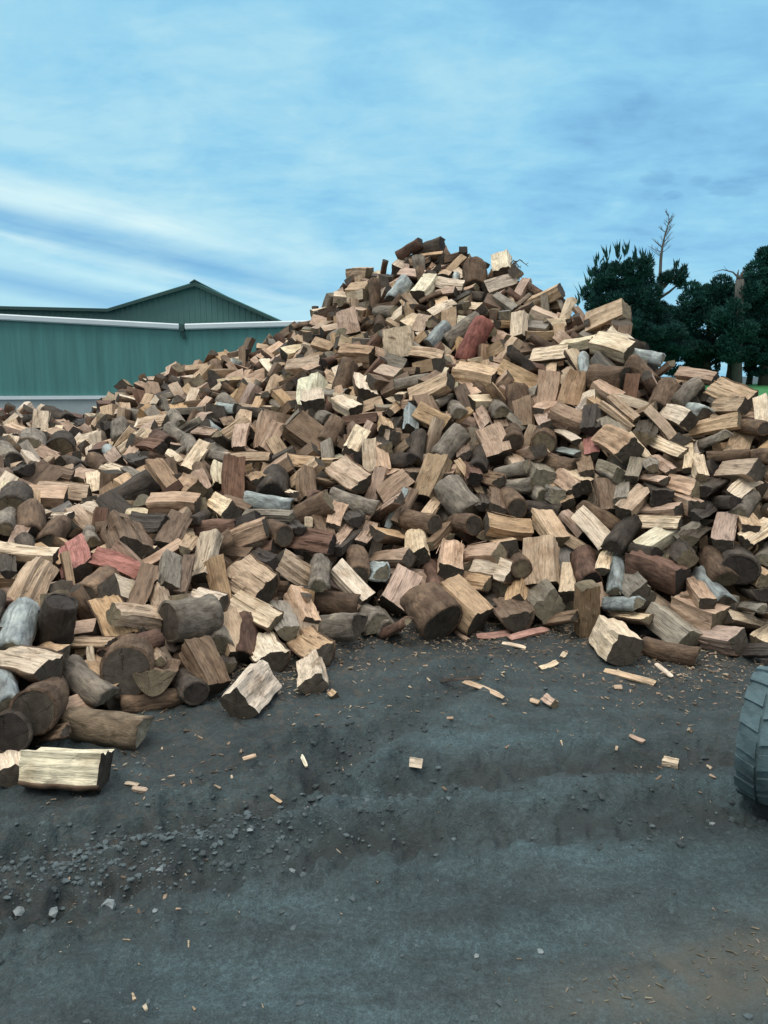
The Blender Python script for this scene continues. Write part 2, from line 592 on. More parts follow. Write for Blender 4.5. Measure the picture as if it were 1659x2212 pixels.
def build_ground():
    r = [0.35]
    while r[-1] < 9:
        r.append(r[-1] * 1.0085)
    while r[-1] < 4000:
        r.append(r[-1] * 1.12)
    r = np.array(r)
    az = np.concatenate([np.linspace(-math.pi, -0.72, 26)[:-1], np.linspace(-0.72, 0.72, 520), np.linspace(0.72, math.pi, 26)[1:]])
    R, A = np.meshgrid(r, az, indexing='ij')
    X, Y = R * np.sin(A), R * np.cos(A)
    Z = ground_h(X, Y)
    nr, na = R.shape
    V = np.stack([X, Y, Z], -1).reshape(-1, 3)
    i, j = np.meshgrid(np.arange(nr - 1), np.arange(na - 1), indexing='ij')
    a = (i * na + j).ravel()
    Fq = np.stack([a, a + 1, a + na + 1, a + na], -1)
    # middle cap
    V = np.vstack([V, [[0, 0, 0]]])
    cap = [(na * nr, j + 1, j) for j in range(na - 1)]
    me = bpy.data.meshes.new('ground')
    me.from_pydata(V.tolist(), [], Fq.tolist() + cap)
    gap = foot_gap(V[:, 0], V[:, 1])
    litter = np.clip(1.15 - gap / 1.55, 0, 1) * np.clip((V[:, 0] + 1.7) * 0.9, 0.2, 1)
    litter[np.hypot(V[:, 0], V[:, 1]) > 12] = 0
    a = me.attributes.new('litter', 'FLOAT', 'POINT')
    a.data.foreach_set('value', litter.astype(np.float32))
    b0 = gpt(1560 * DS, 2090 * DS)
    br = np.clip(1.3 * np.exp(-(((V[:, 0] - b0[0]) / 0.46) ** 2 + ((V[:, 1] - b0[1] - .28 * (V[:, 0] - b0[0])) / 0.15) ** 2)), 0, 1)
    a = me.attributes.new('brown', 'FLOAT', 'POINT')
    a.data.foreach_set('value', br.astype(np.float32))
    tk = np.clip(np.exp(-(dist_poly(V[:, 0], V[:, 1], TRACKS[0]) / 0.12) ** 2) + np.exp(-(dist_poly(V[:, 0], V[:, 1], TRACKS[1]) / 0.12) ** 2) + 0.6 * np.exp(-(dist_poly(V[:, 0], V[:, 1], TRACKS[2]) / 0.1) ** 2), 0, 1)
    a = me.attributes.new('track', 'FLOAT', 'POINT')
    a.data.foreach_set('value', tk.astype(np.float32))
    m, t, b = new_mat('wet_dirt')
    tc = N(t, 'ShaderNodeTexCoord').outputs['Object']
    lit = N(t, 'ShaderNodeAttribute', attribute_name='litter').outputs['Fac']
    brn = N(t, 'ShaderNodeAttribute', attribute_name='brown').outputs['Fac']
    trk = N(t, 'ShaderNodeAttribute', attribute_name='track').outputs['Fac']
    n1 = noise(t, tc, 1.3, 5, 0.6, 0.4)
    n2 = noise(t, tc, 9.0, 5, 0.65, 0.3)
    n3 = noise(t, tc, 55.0, 4, 0.65)
    mp = N(t, 'ShaderNodeMapping')
    mp.inputs['Rotation'].default_value = (0, 0, -0.28)
    mp.inputs['Scale'].default_value = (0.6, 3.0, 1)
    L(t, tc, mp.inputs[0])
    n4 = noise(t, mp.outputs[0], 1.6, 4, 0.6, 0.5)
    base = mixc(t, ramp(t, n4, [(0.35, 0.0), (0.65, 1.0)]), (0.034, 0.048, 0.052), (0.056, 0.094, 0.105))
    base = mixc(t, ramp(t, n1, [(0.40, 0.0), (0.68, 0.7)]), base, (0.027, 0.042, 0.047))
    base = mixc(t, 1.0, base, ramp(t, n2, [(0.3, 0.72), (0.5, 1.0), (0.75, 1.25)]), 'MULTIPLY')
    base = mixc(t, 1.0, base, ramp(t, n3, [(0.3, 0.72), (0.52, 1.0), (0.72, 1.45)]), 'MULTIPLY')
    n5 = noise(t, tc, 170.0, 3, 0.7)
    base = mixc(t, 1.0, base, ramp(t, n5, [(0.30, 0.62), (0.5, 1.0), (0.68, 1.5)]), 'MULTIPLY')
    dark = math_n(t, 'MULTIPLY', trk, ramp(t, noise(t, tc, 3.0, 4, 0.6), [(0.34, 0.0), (0.52, 0.92)]))
    base = mixc(t, dark, base, (0.026, 0.034, 0.035))
    lm = math_n(t, 'MULTIPLY', lit, ramp(t, noise(t, tc, 21.0, 5, 0.75, 0.5), [(0.50, 0.0), (0.64, 0.7)]))
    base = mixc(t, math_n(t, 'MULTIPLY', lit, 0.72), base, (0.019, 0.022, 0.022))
    base = mixc(t, lm, base, (0.105, 0.085, 0.063))
    bm = math_n(t, 'MULTIPLY', brn, ramp(t, noise(t, tc, 7.0, 4, 0.6, 0.5), [(0.3, 0.25), (0.6, 1.0)]), clamp=True)
    base = mixc(t, math_n(t, 'MULTIPLY', bm, 0.85), base, (0.092, 0.090, 0.074))
    L(t, base, b.inputs['Base Color'])
    L(t, ramp(t, n1, [(0.35, 0.62), (0.65, 0.9)]), b.inputs['Roughness'])
    b.inputs['Specular IOR Level'].default_value = 0.35
    hh = math_n(t, 'ADD', math_n(t, 'MULTIPLY', n2, 0.5), math_n(t, 'MULTIPLY', n3, 0.45))
    hh = math_n(t, 'ADD', hh, math_n(t, 'MULTIPLY', n5, 0.14))
    bump(t, b, hh, 0.85, 0.03)
    me.materials.append(m)
    me.polygons.foreach_set('use_smooth', np.ones(len(me.polygons), dtype=bool))
    me.update()
    o = bpy.data.objects.new('ground', me)
    COL.objects.link(o)
    tag(o, 'dark wet dirt yard with tyre ruts in front of the woodpile', None, None, 'structure')


build_ground()


def build_grass():
    # mown green strip beyond the pile, under the trees
    xs = np.linspace(2, 90, 200)
    ys = np.linspace(20, 90, 110)
    X, Y = np.meshgrid(xs, ys, indexing='ij')
    Z = np.interp(Y, [20, 24, 40, 58, 64, 90], [-.1, .03, .55, 1.02, .9, -.2]) + 0.06 * fbm(X, Y, 0.5, 3) + 0.05 * np.abs(fbm(X, Y, 3.0, 2)) + 0.03
    na = len(ys)
    i, j = np.meshgrid(np.arange(len(xs) - 1), np.arange(na - 1), indexing='ij')
    a = (i * na + j).ravel()
    Fq = np.stack([a, a + na, a + na + 1, a + 1], -1)
    m = simple_mat('grass_green', (0.050, 0.190, 0.075), 0.9, 1.5, 0.35, 0.1, 20.0, 0.6)
    o = mesh_obj('grass_field', np.stack([X, Y, Z], -1).reshape(-1, 3), Fq, m, smooth=True)
    tag(o, 'bright green grass strip under the dark trees', None, None, 'structure')


build_grass()


# ------------------------------------------------------------------ sheds
def corrugated(x0, y0, x1, y1, zb, zt, pitch=0.38, depth=0.012):
    """wall sheet from (x0,y0) to (x1,y1) with vertical ribs; zt, zb: numbers or functions of 0..1"""
    ln = math.hypot(x1 - x0, y1 - y0)
    ux, uy = (x1 - x0) / ln, (y1 - y0) / ln
    nx, ny = uy, -ux
    V, Fc, s = [], [], 0.0
    prof = [(0, 0), (0.55, 0), (0.66, 1), (0.89, 1)]
    st = []
    while s < ln:
        for f, o in prof:
            if s + f * pitch < ln:
                st.append((s + f * pitch, o))
        s += pitch
    st.append((ln, 0))
    for q, o in st:
        t = q / ln
        a = zb(t) if callable(zb) else zb
        b = zt(t) if callable(zt) else zt
        px, py = x0 + ux * q + nx * o * depth, y0 + uy * q + ny * o * depth
        V += [(px, py, a), (px, py, b)]
    for i in range(len(st) - 1):
        Fc.append((2 * i, 2 * i + 2, 2 * i + 3, 2 * i + 1))
    return V, Fc


def build_sheds():
    green = simple_mat('green_steel_sheet', (0.062, 0.215, 0.215), 0.5, 1.2, 0.22, 0.4, stretch=(3, 3, 0.22))
    green2 = simple_mat('pale_green_steel', (0.080, 0.200, 0.195), 0.45, 0.7, 0.10, 0.4)
    dgreen = simple_mat('dark_green_trim', (0.024, 0.070, 0.068), 0.45, 2, 0.15, 0.4)
    white = simple_mat('white_gutter_paint', (0.62, 0.74, 0.80), 0.4, 1.5, 0.06, 0.4)
    conc = simple_mat('plinth_concrete', (0.33, 0.40, 0.43), 0.85, 1.5, 0.15, 0.2, 12, 0.3)
    # front shed: a long low wall whose corner shows at photo x=395
    D = 30.0
    c0 = at(-330 * DS, 668 * DS, 28.0)
    c1 = at(395 * DS, 707 * DS, D)
    c2 = at(760 * DS, 697 * DS, 29.4)
    z0, z1, z2 = c0[2], c1[2], c2[2]
    zs = gpt(0, 0)[2]
    strip = at(240 * DS, 857 * DS, 29.5)[2]
    root = empty('low_shed', (c1[0], c1[1], 0), label='low green corrugated steel shed with a white gutter and pale concrete plinth', cat='shed')

    def loc(p):
        return (p[0] - c1[0], p[1] - c1[1])
    a, b_, c = loc(c0), (0, 0), loc(c2)
    m = MB()
    m.add(*corrugated(a[0], a[1], 0, 0, strip + 0.0, lambda t: z0 + (z1 - z0) * t - 0.02))
    m.add(*corrugated(0, 0, c[0], c[1], strip, lambda t: z1 + (z2 - z1) * t - 0.02))
    m.build('wall', green, root)
    # plinth and flashing
    m = MB()
    for p, q in ((a, b_), (b_, c)):
        ln = math.hypot(q[0] - p[0], q[1] - p[1])
        an = math.atan2(q[1] - p[1], q[0] - p[0])
        R = [[math.cos(an), -math.sin(an), 0], [math.sin(an), math.cos(an), 0], [0, 0, 1]]
        m.box(((p[0] + q[0]) / 2, (p[1] + q[1]) / 2 + 0.05, strip / 2 - 0.06), (ln, 0.20, strip + 0.02), R)
    m.build('plinth', conc, root)
    m = MB()
    for p, q in ((a, b_), (b_, c)):
        ln = math.hypot(q[0] - p[0], q[1] - p[1])
        an = math.atan2(q[1] - p[1], q[0] - p[0])
        R = [[math.cos(an), -math.sin(an), 0], [math.sin(an), math.cos(an), 0], [0, 0, 1]]
        m.box(((p[0] + q[0]) / 2, (p[1] + q[1]) / 2 - 0.08, strip - 0.02), (ln - 0.05, 0.10, 0.13), R)
    m.build('base_flashing', white, root)

    # gutters: a rolled profile, each its own part
    def gutter(p, zp, q, zq):
        mm = MB()
        prof = [(-0.02, 0.10), (-0.16, 0.12), (-0.19, 0.08), (-0.18, -0.06), (-0.13, -0.10), (-0.02, -0.10)]
        V = []
        d = np.array([q[0] - p[0], q[1] - p[1]])
        d /= np.linalg.norm(d)
        nrm = np.array([-d[1], d[0]])
        for (pt, z) in ((p, zp), (q, zq)):
            for o, h in prof:
                V.append((pt[0] + nrm[0] * o, pt[1] + nrm[1] * o, z + h * 1.0))
        n = len(prof)
        mm.add(V, [(i, i + 1, i + 1 + n, i + n) for i in range(n - 1)] + [(n - 1, 0, n, 2 * n - 1), tuple(range(n)), tuple(range(2 * n - 1, n - 1, -1))])
        return mm
    gutter(a, z0, (-0.14, -0.02), z1 + 0.0).build('gutter', white, root)
    gutter((0.14, -0.02), z1, c, z2).build('gutter', white, root)
    m = MB()
    m.box((0, -0.10, z1 - 0.06), (0.16, 0.20, 0.20))
    m.tube([(0.02, -0.14, z1 - 0.2), (0.06, -0.10, z1 - 0.42)], 0.06, 8)
    m.build('rainwater_head', dgreen, root)
    # low pitched roof running back
    m = MB()
    V = []
    for p, z in ((a, z0), (b_, z1), (c, z2)):
        V += [(p[0], p[1] + 0.05, z + 0.10), (p[0] * 1.0, p[1] + 3.0, z + 0.22)]
    m.add(V, [(0, 2, 3, 1), (2, 4, 5, 3)])
    m.build('roof', green2, root)

    # gabled shed behind
    D2 = 34.0
    pk = at(425 * DS, 613 * DS, D2)
    el = at(238 * DS, 668 * DS, D2)
    er = at(602 * DS, 692 * DS, D2)
    lf = at(-330 * DS, 655 * DS, D2)
    root = empty('gabled_shed', (pk[0], D2, 0), label='taller pale green shed with a pointed gable rising behind the low one', cat='shed')

    def P(p):
        return (p[0] - pk[0], p[2])
    m = MB()
    gab = [(P(lf)[0], 0), (P(er)[0] - 0.12, 0), (P(er)[0] - 0.12, P(er)[1]), (0, pk[2]), (P(el)[0], P(el)[1]), (P(lf)[0], P(lf)[1])]
    ztop = lambda x: np.interp(x, [P(lf)[0], P(el)[0], 0, P(er)[0]], [P(lf)[1], P(el)[1], pk[2], P(er)[1]]) - 0.03
    x0, x1 = P(lf)[0], P(er)[0] - 0.12
    Vw, Fw = corrugated(x0, 0, x1, 0, 0.0, lambda t: ztop(x0 + (x1 - x0) * t), 0.24, 0.025)
    m.add(Vw, Fw)
    m.build('gable_wall', green2, root)
    # side wall on the right
    m = MB()
    m.add(*corrugated(x1, 0.02, x1, 16, 0.0, P(er)[1] - 0.05, 0.24, 0.025))
    m.build('side_wall', green2, root)
    # roof sheets with thickness and an overhang at the front
    m = MB()

    def sheet(p, q, th=0.08, y0=-0.35, y1=16):
        (xa, za), (xb, zb) = p, q
        m.add([(xa, y0, za), (xb, y0, zb), (xb, y1, zb), (xa, y1, za), (xa, y0, za - th), (xb, y0, zb - th), (xb, y1, zb - th), (xa, y1, za - th)],
              [(0, 1, 2, 3), (7, 6, 5, 4), (0, 4, 5, 1), (2, 6, 7, 3), (1, 5, 6, 2), (0, 3, 7, 4)])
    sheet((0, pk[2] + 0.05), (P(er)[0] + 0.15, P(er)[1] - 0.02))
    sheet(P(el), (0, pk[2] + 0.045))
    sheet(P(lf), (P(el)[0], P(el)[1]))
    rf = m.build('roof', green, root)
    m = MB()
    m.prism([(-0.22, pk[2] + 0.0), (0, pk[2] + 0.14), (0.22, pk[2] + 0.0), (0, pk[2] + 0.07)], -0.42, 16)
    m.build('ridge_cap', dgreen, rf)
    # barge boards
    for p, q in ((P(lf), P(el)), (P(el), (0, pk[2])), ((0, pk[2]), P(er))):
        m = MB()
        (xa, za), (xb, zb) = p, q
        m.add([(xa, -0.38, za), (xb, -0.38, zb), (xb, -0.38, zb - 0.13), (xa, -0.38, za - 0.13), (xa, -0.30, za), (xb, -0.30, zb), (xb, -0.30, zb - 0.13), (xa, -0.30, za - 0.13)],
              [(0, 3, 2, 1), (4, 5, 6, 7), (0, 1, 5, 4), (3, 7, 6, 2), (0, 4, 7, 3), (1, 2, 6, 5)])
        m.build('barge_board', dgreen, root)


build_sheds()


# ------------------------------------------------------------------ trees
M_LEAF = None


def leaf_mat(name, col):
    m, t, b = new_mat(name)
    tc = N(t, 'ShaderNodeTexCoord').outputs['Object']
    f = noise(t, tc, 0.9, 4, 0.6)
    g = noise(t, tc, 9.0, 2, 0.6)
    c = mixc(t, 1.0, col, ramp(t, f, [(0.3, 0.5), (0.5, 1.0), (0.72, 1.9)]), 'MULTIPLY')
    c = mixc(t, 1.0, c, ramp(t, g, [(0.3, 0.7), (0.7, 1.35)]), 'MULTIPLY')
    L(t, c, b.inputs['Base Color'])
    b.inputs['Roughness'].default_value = 0.7
    b.inputs['Specular IOR Level'].default_value = 0.15
    return m


def sprays(blobs, n, ln, wd, r, up=0.7, shell=0.55):
    """leaf sprays spread through ellipsoid blobs (cx,cy,cz,rx,ry,rz); returns verts, faces"""
    vol = np.array([b[3] * b[4] * b[5] for b in blobs]) ** 0.67
    k = r.choice(len(blobs), n, p=vol / vol.sum())
    B = np.array(blobs)[k]
    u = r.normal(size=(n, 3))
    u /= np.linalg.norm(u, axis=1)[:, None]
    rad = shell + (1 - shell) * r.random(n) ** 0.7
    P = B[:, :3] + u * B[:, 3:] * rad[:, None]
    d = u + np.array([0, 0, up]) + r.normal(size=(n, 3)) * 0.45
    d /= np.linalg.norm(d, axis=1)[:, None]
    s = np.cross(d, r.normal(size=(n, 3)))
    s /= np.linalg.norm(s, axis=1)[:, None] + 1e-9
    l = ln * (0.5 + r.random(n))[:, None]
    ww = wd * (0.6 + 0.8 * r.random(n))[:, None]
    V = np.stack([P - d * l * 0.4, P + s * ww, P + d * l * 0.6, P - s * ww], 1).reshape(-1, 3)
    Fc = np.arange(4 * n).reshape(-1, 4)
    return V, Fc


def build_trees():
    r = np.random.default_rng(11)
    lm1 = leaf_mat('cypress_foliage', (0.014, 0.056, 0.050))
    lm2 = leaf_mat('pine_foliage', (0.014, 0.062, 0.052))
    bark = simple_mat('grey_tree_bark', (0.075, 0.070, 0.062), 0.9, 3, 0.35, 0.2, 12, 0.6, stretch=(3, 3, 0.6))
    dead = simple_mat('bleached_dead_wood', (0.105, 0.105, 0.10), 0.9, 3, 0.3, 0.2, 10, 0.5, stretch=(3, 3, 0.6))

    def blobs_px(lst, D, base):
        out = []
        for x, y, rx, ry, dy in lst:
            p = at(x * DS, y * DS, D + dy)
            s = (D + dy) / F * DS
            out.append((p[0] - base[0], p[1] - base[1], p[2], rx * s, rx * s * 0.9, ry * s))
        return out

    def tree(name, label, D, bx, lst, trunk, mat, n, ln, wd, spikes=None, limbs=True):
        base = at(bx * DS, 826 * DS, D)
        base[2] = .9
        root = empty(name, (base[0], base[1], .9), label=label, cat='tree', group='trees beyond the woodpile')
        bl = [(q[0], q[1], q[2] - .9, q[3], q[4], q[5]) for q in blobs_px(lst, D, base)]
        sub = []
        for q in bl:
            for _ in range(7):
                u = r.normal(size=3)
                u /= np.linalg.norm(u)
                k = .22 + .3 * r.random()
                sub.append(tuple(q[i] + u[i] * q[3 + i] * .92 for i in range(3)) + tuple(q[3 + i] * k for i in range(3)))
        V, Fc = sprays([(q[0], q[1], q[2], q[3] * .86, q[4] * .86, q[5] * .86) for q in bl] + sub, n, ln, wd, r)
        if spikes:
            sp = [(q[0], q[1], q[2] - .9, q[3], q[4], q[5]) for q in blobs_px(spikes, D, base)]
            V2, F2 = [], []
            for q in sp:
                m = int(14)
                for _ in range(m):
                    t0 = np.array(q[:3]) + r.normal(size=3) * np.array(q[3:]) * 0.3
                    d = np.array([r.normal() * 0.25 - 0.15, r.normal() * 0.2, 1.0])
                    l = q[5] * (0.9 + r.random())
                    s_ = 0.03 + 0.035 * r.random()
                    V2 += [t0, t0 + d * l * 0.4 + np.array([s_, 0, 0]), t0 + d * l, t0 + d * l * 0.4 - np.array([s_, 0, 0])]
                    b = len(V2) - 4
                    F2.append((b, b + 1, b + 2, b + 3))
            Fc = np.vstack([Fc, np.array(F2) + len(V)])
            V = np.vstack([V, np.array(V2)])
        mesh_obj('crown', V, Fc, mat, root)
        m = MB()
        m.tube([(0, 0, -0.1), (0.1, 0, trunk[0] * 0.5), (trunk[2], 0, trunk[0])], [trunk[1], trunk[1] * 0.75, trunk[1] * 0.35], 10)
        for q in bl[:14]:
            z0 = min(max(0.25 * trunk[0], q[2] - 1.6), trunk[0])
            m.tube([(trunk[2] * z0 / trunk[0], 0, z0), (q[0] * 0.6, q[1] * 0.6, (z0 + q[2]) / 2 + 0.2), (q[0], q[1], q[2])], [trunk[1] * 0.4, trunk[1] * 0.25, 0.04], 6)
        m.build('trunk', bark, root, smooth=True)
        return root

    # windswept cypress on the left of the group
    cy = [(1335, 600, 42, 34, 0), (1300, 600, 20, 26, 0), (1375, 590, 36, 30, 0), (1320, 640, 48, 34, 0.5), (1370, 650, 50, 36, 0), (1398, 600, 18, 20, 0.5), (1350, 690, 55, 34, 0),
          (1400, 690, 46, 30, 0), (1440, 720, 50, 34, 0), (1385, 735, 52, 30, 0), (1432, 668, 14, 12, 0), (1455, 598, 24, 18, 0), (1475, 585, 10, 10, 0), (1470, 610, 12, 10, 0),
          (1435, 605, 14, 12, 0), (1295, 660, 22, 24, 0), (1310, 690, 26, 22, 0), (1440, 755, 46, 22, 0), (1400, 762, 40, 16, 0.5)]
    spk = [(1290, 575, 8, 14, 0), (1310, 562, 8, 16, 0), (1335, 555, 8, 18, 0), (1352, 552, 8, 16, 0), (1372, 560, 8, 14, 0), (1390, 562, 7, 13, 0), (1276, 600, 7, 14, 0), (1272, 622, 7, 16, 0), (1283, 648, 7, 14, 0),
           (1405, 565, 7, 12, 0), (1460, 578, 7, 10, 0), (1480, 582, 6, 9, 0), (1258, 640, 5, 16, 0), (1250, 655, 5, 12, 0)]
    tree('cypress_tree', 'ragged dark cypress with spiky top and sky gaps, beside the slope of the woodpile', 52, 1400, cy, (6.0, 0.32, -0.6), lm1, 60000, 0.26, 0.034, spk)
    mid = [(1500, 650, 42, 30, 0), (1540, 640, 46, 32, 0), (1575, 640, 40, 30, 0), (1480, 690, 46, 34, 0), (1530, 695, 60, 40, -0.5), (1580, 695, 50, 44, 0), (1470, 745, 54, 28, 0), (1530, 752, 58, 26, 0), (1590, 755, 50, 24, 0), (1545, 640, 30, 24, 0), (1470, 772, 40, 11, 0), (1540, 776, 36, 9, 0), (1450, 725, 36, 26, 0), (1600, 690, 36, 40, 0), (1600, 650, 26, 24, 0), (1450, 798, 22, 16, 0), (1485, 800, 26, 15, 1), (1522, 804, 20, 14, 0), (1500, 785, 24, 12, 0), (1548, 796, 8, 20, 0), (1583, 674, 30, 22, -3.4), (1590, 715, 38, 34, -3.4), (1578, 762, 34, 22, -3.2), (1560, 690, 26, 26, -3), (1450, 700, 40, 30, 0)]
    tree('macrocarpa_tree', 'low rounded dark tree below the snag, between the cypress and the taller dense tree', 56, 1520, mid, (5.2, 0.38, 0.2), lm2, 75000, 0.22, 0.042)
    hi = [(1640, 590, 40, 34, 0), (1680, 575, 44, 34, 0), (1720, 600, 50, 40, 0), (1620, 630, 30, 32, 0), (1665, 640, 60, 44, -0.5), (1720, 660, 60, 46, 0), (1630, 700, 46, 44, 0), (1690, 710, 60, 44, 0), (1640, 755, 44, 22, 0), (1710, 755, 50, 24, 0), (1630, 777, 36, 10, 0), (1700, 776, 40, 11, 0), (1622, 800, 14, 16, 1), (1645, 806, 20, 12, 0), (1700, 800, 40, 16, 0)]
    tree('macrocarpa_tree', 'tallest dense dark evergreen, broad crown cut by the edge of the view', 55, 1650, hi, (6.5, 0.42, 0.3), lm2, 75000, 0.22, 0.042)
    far = [(1480, 772, 40, 14, 4), (1560, 768, 50, 15, 5), (1640, 770, 50, 15, 4), (1720, 770, 40, 14, 4)]
    # extra trunks seen under the canopies
    for bx, lab in ((1498, 'thin bare grey trunk under the cypress side of the canopy'), (1572, 'bare grey trunk under the snag'), (1618, 'thick pale trunk beside the bright gap under the canopy')):
        b = at(bx * DS, 820 * DS, 57)
        root = empty('tree_stem', (b[0], b[1], .9), label=lab, cat='tree', group='stems under the canopy')
        m = MB()
        m.tube([(0, 0, -0.1), (0.1, 0, 1.2), (0.05, 0.1, 2.6)], [0.24, 0.19, 0.12], 9)
        m.build('trunk', bark, root, smooth=True)
        V, Fc = sprays([(0, 0, 2.7, 1.6, 1.0, 0.7)], 1500, 0.36, 0.07, r)
        mesh_obj('crown', V, Fc, lm2, root)

    # bare leader rising out of the cypress
    b = at(1412 * DS, 820 * DS, 54)
    tz = lambda y: at(1412 * DS, y * DS, 54)[2]
    root = empty('dead_tree', (b[0], b[1], 0), label='tall thin bare dead tree poking above the cypress', cat='tree', group='trees beyond the woodpile')
    m = MB()
    s = 54 / F * DS
    pts = [(0.2, 0, -0.1), (0.1, 0, 3), (0.0, 0, tz(560)), (2 * s, 0, tz(530)), (6 * s, 0, tz(505)), (12 * s, 0, tz(480)), (10 * s, 0, tz(460))]
    m.tube(pts, [0.2, 0.15, 0.10, 0.07, 0.055, 0.04, 0.012], 7)
    m.build('trunk', dead, root, smooth=True)
    m = MB()
    for i in range(34):
        y = 465 + 95 * r.random()
        x0 = np.interp(y, [460, 480, 505, 530, 560], [10, 12, 6, 2, 0]) * s
        sgn = r.choice([-1, 1])
        l = (0.25 + 0.5 * r.random()) * (0.5 + (y - 455) / 110)
        dz = 0.3 + 0.7 * r.random()
        dy = r.normal() * 0.4
        a = np.array([x0, 0, tz(y)])
        d = np.array([sgn * 0.7, dy, dz])
        m.tube([a, a + d * l * 0.5, a + d * l + np.array([sgn * 0.1, 0, 0.1])], [0.022, 0.014, 0.006], 4)
        for _ in range(2):
            q = a + d * l * (0.4 + 0.4 * r.random())
            m.tube([q, q + np.array([sgn * 0.2 * r.random(), 0.1 * r.normal(), 0.3])], [0.010, 0.004], 4)
    m.build('branches', dead, root)
    # broken snag
    b = at(1583 * DS, 820 * DS, 53.9)
    tz = lambda y: at(1583 * DS, y * DS, 53.9)[2]
    root = empty('dead_snag', (b[0], b[1], 0), label='pale broken-topped dead trunk standing against the dark trees', cat='tree', group='trees beyond the woodpile')
    m = MB()
    m.tube([(0.4, 0, -0.1), (0.15, 0, 3.0), (0, 0, tz(640)), (-0.05, 0, tz(604))], [0.36, 0.33, 0.30, 0.27], 10)
    for dx, h, rr in ((-0.16, 0.55, 0.09), (0.02, 0.28, 0.10), (0.15, 0.6, 0.08), (0.05, 0.35, 0.08)):
        m.tube([(dx - 0.05, 0, tz(606)), (dx - 0.05, 0.02, tz(600) + h * 0.5), (dx - 0.02, 0, tz(600) + h)], [rr, rr * 0.7, 0.015], 6)
    m.build('trunk', dead, root, smooth=True)
    m = MB()
    m.tube([(-0.15, 0, tz(600)), (-0.55, 0, tz(588)), (-1.2, 0.1, tz(582)), (-1.9, 0.1, tz(588))], [0.07, 0.05, 0.03, 0.01], 6)
    m.tube([(-0.9, 0, tz(585)), (-1.2, 0, tz(575))], [0.02, 0.008], 5)
    m.build('branch', dead, root)


build_trees()

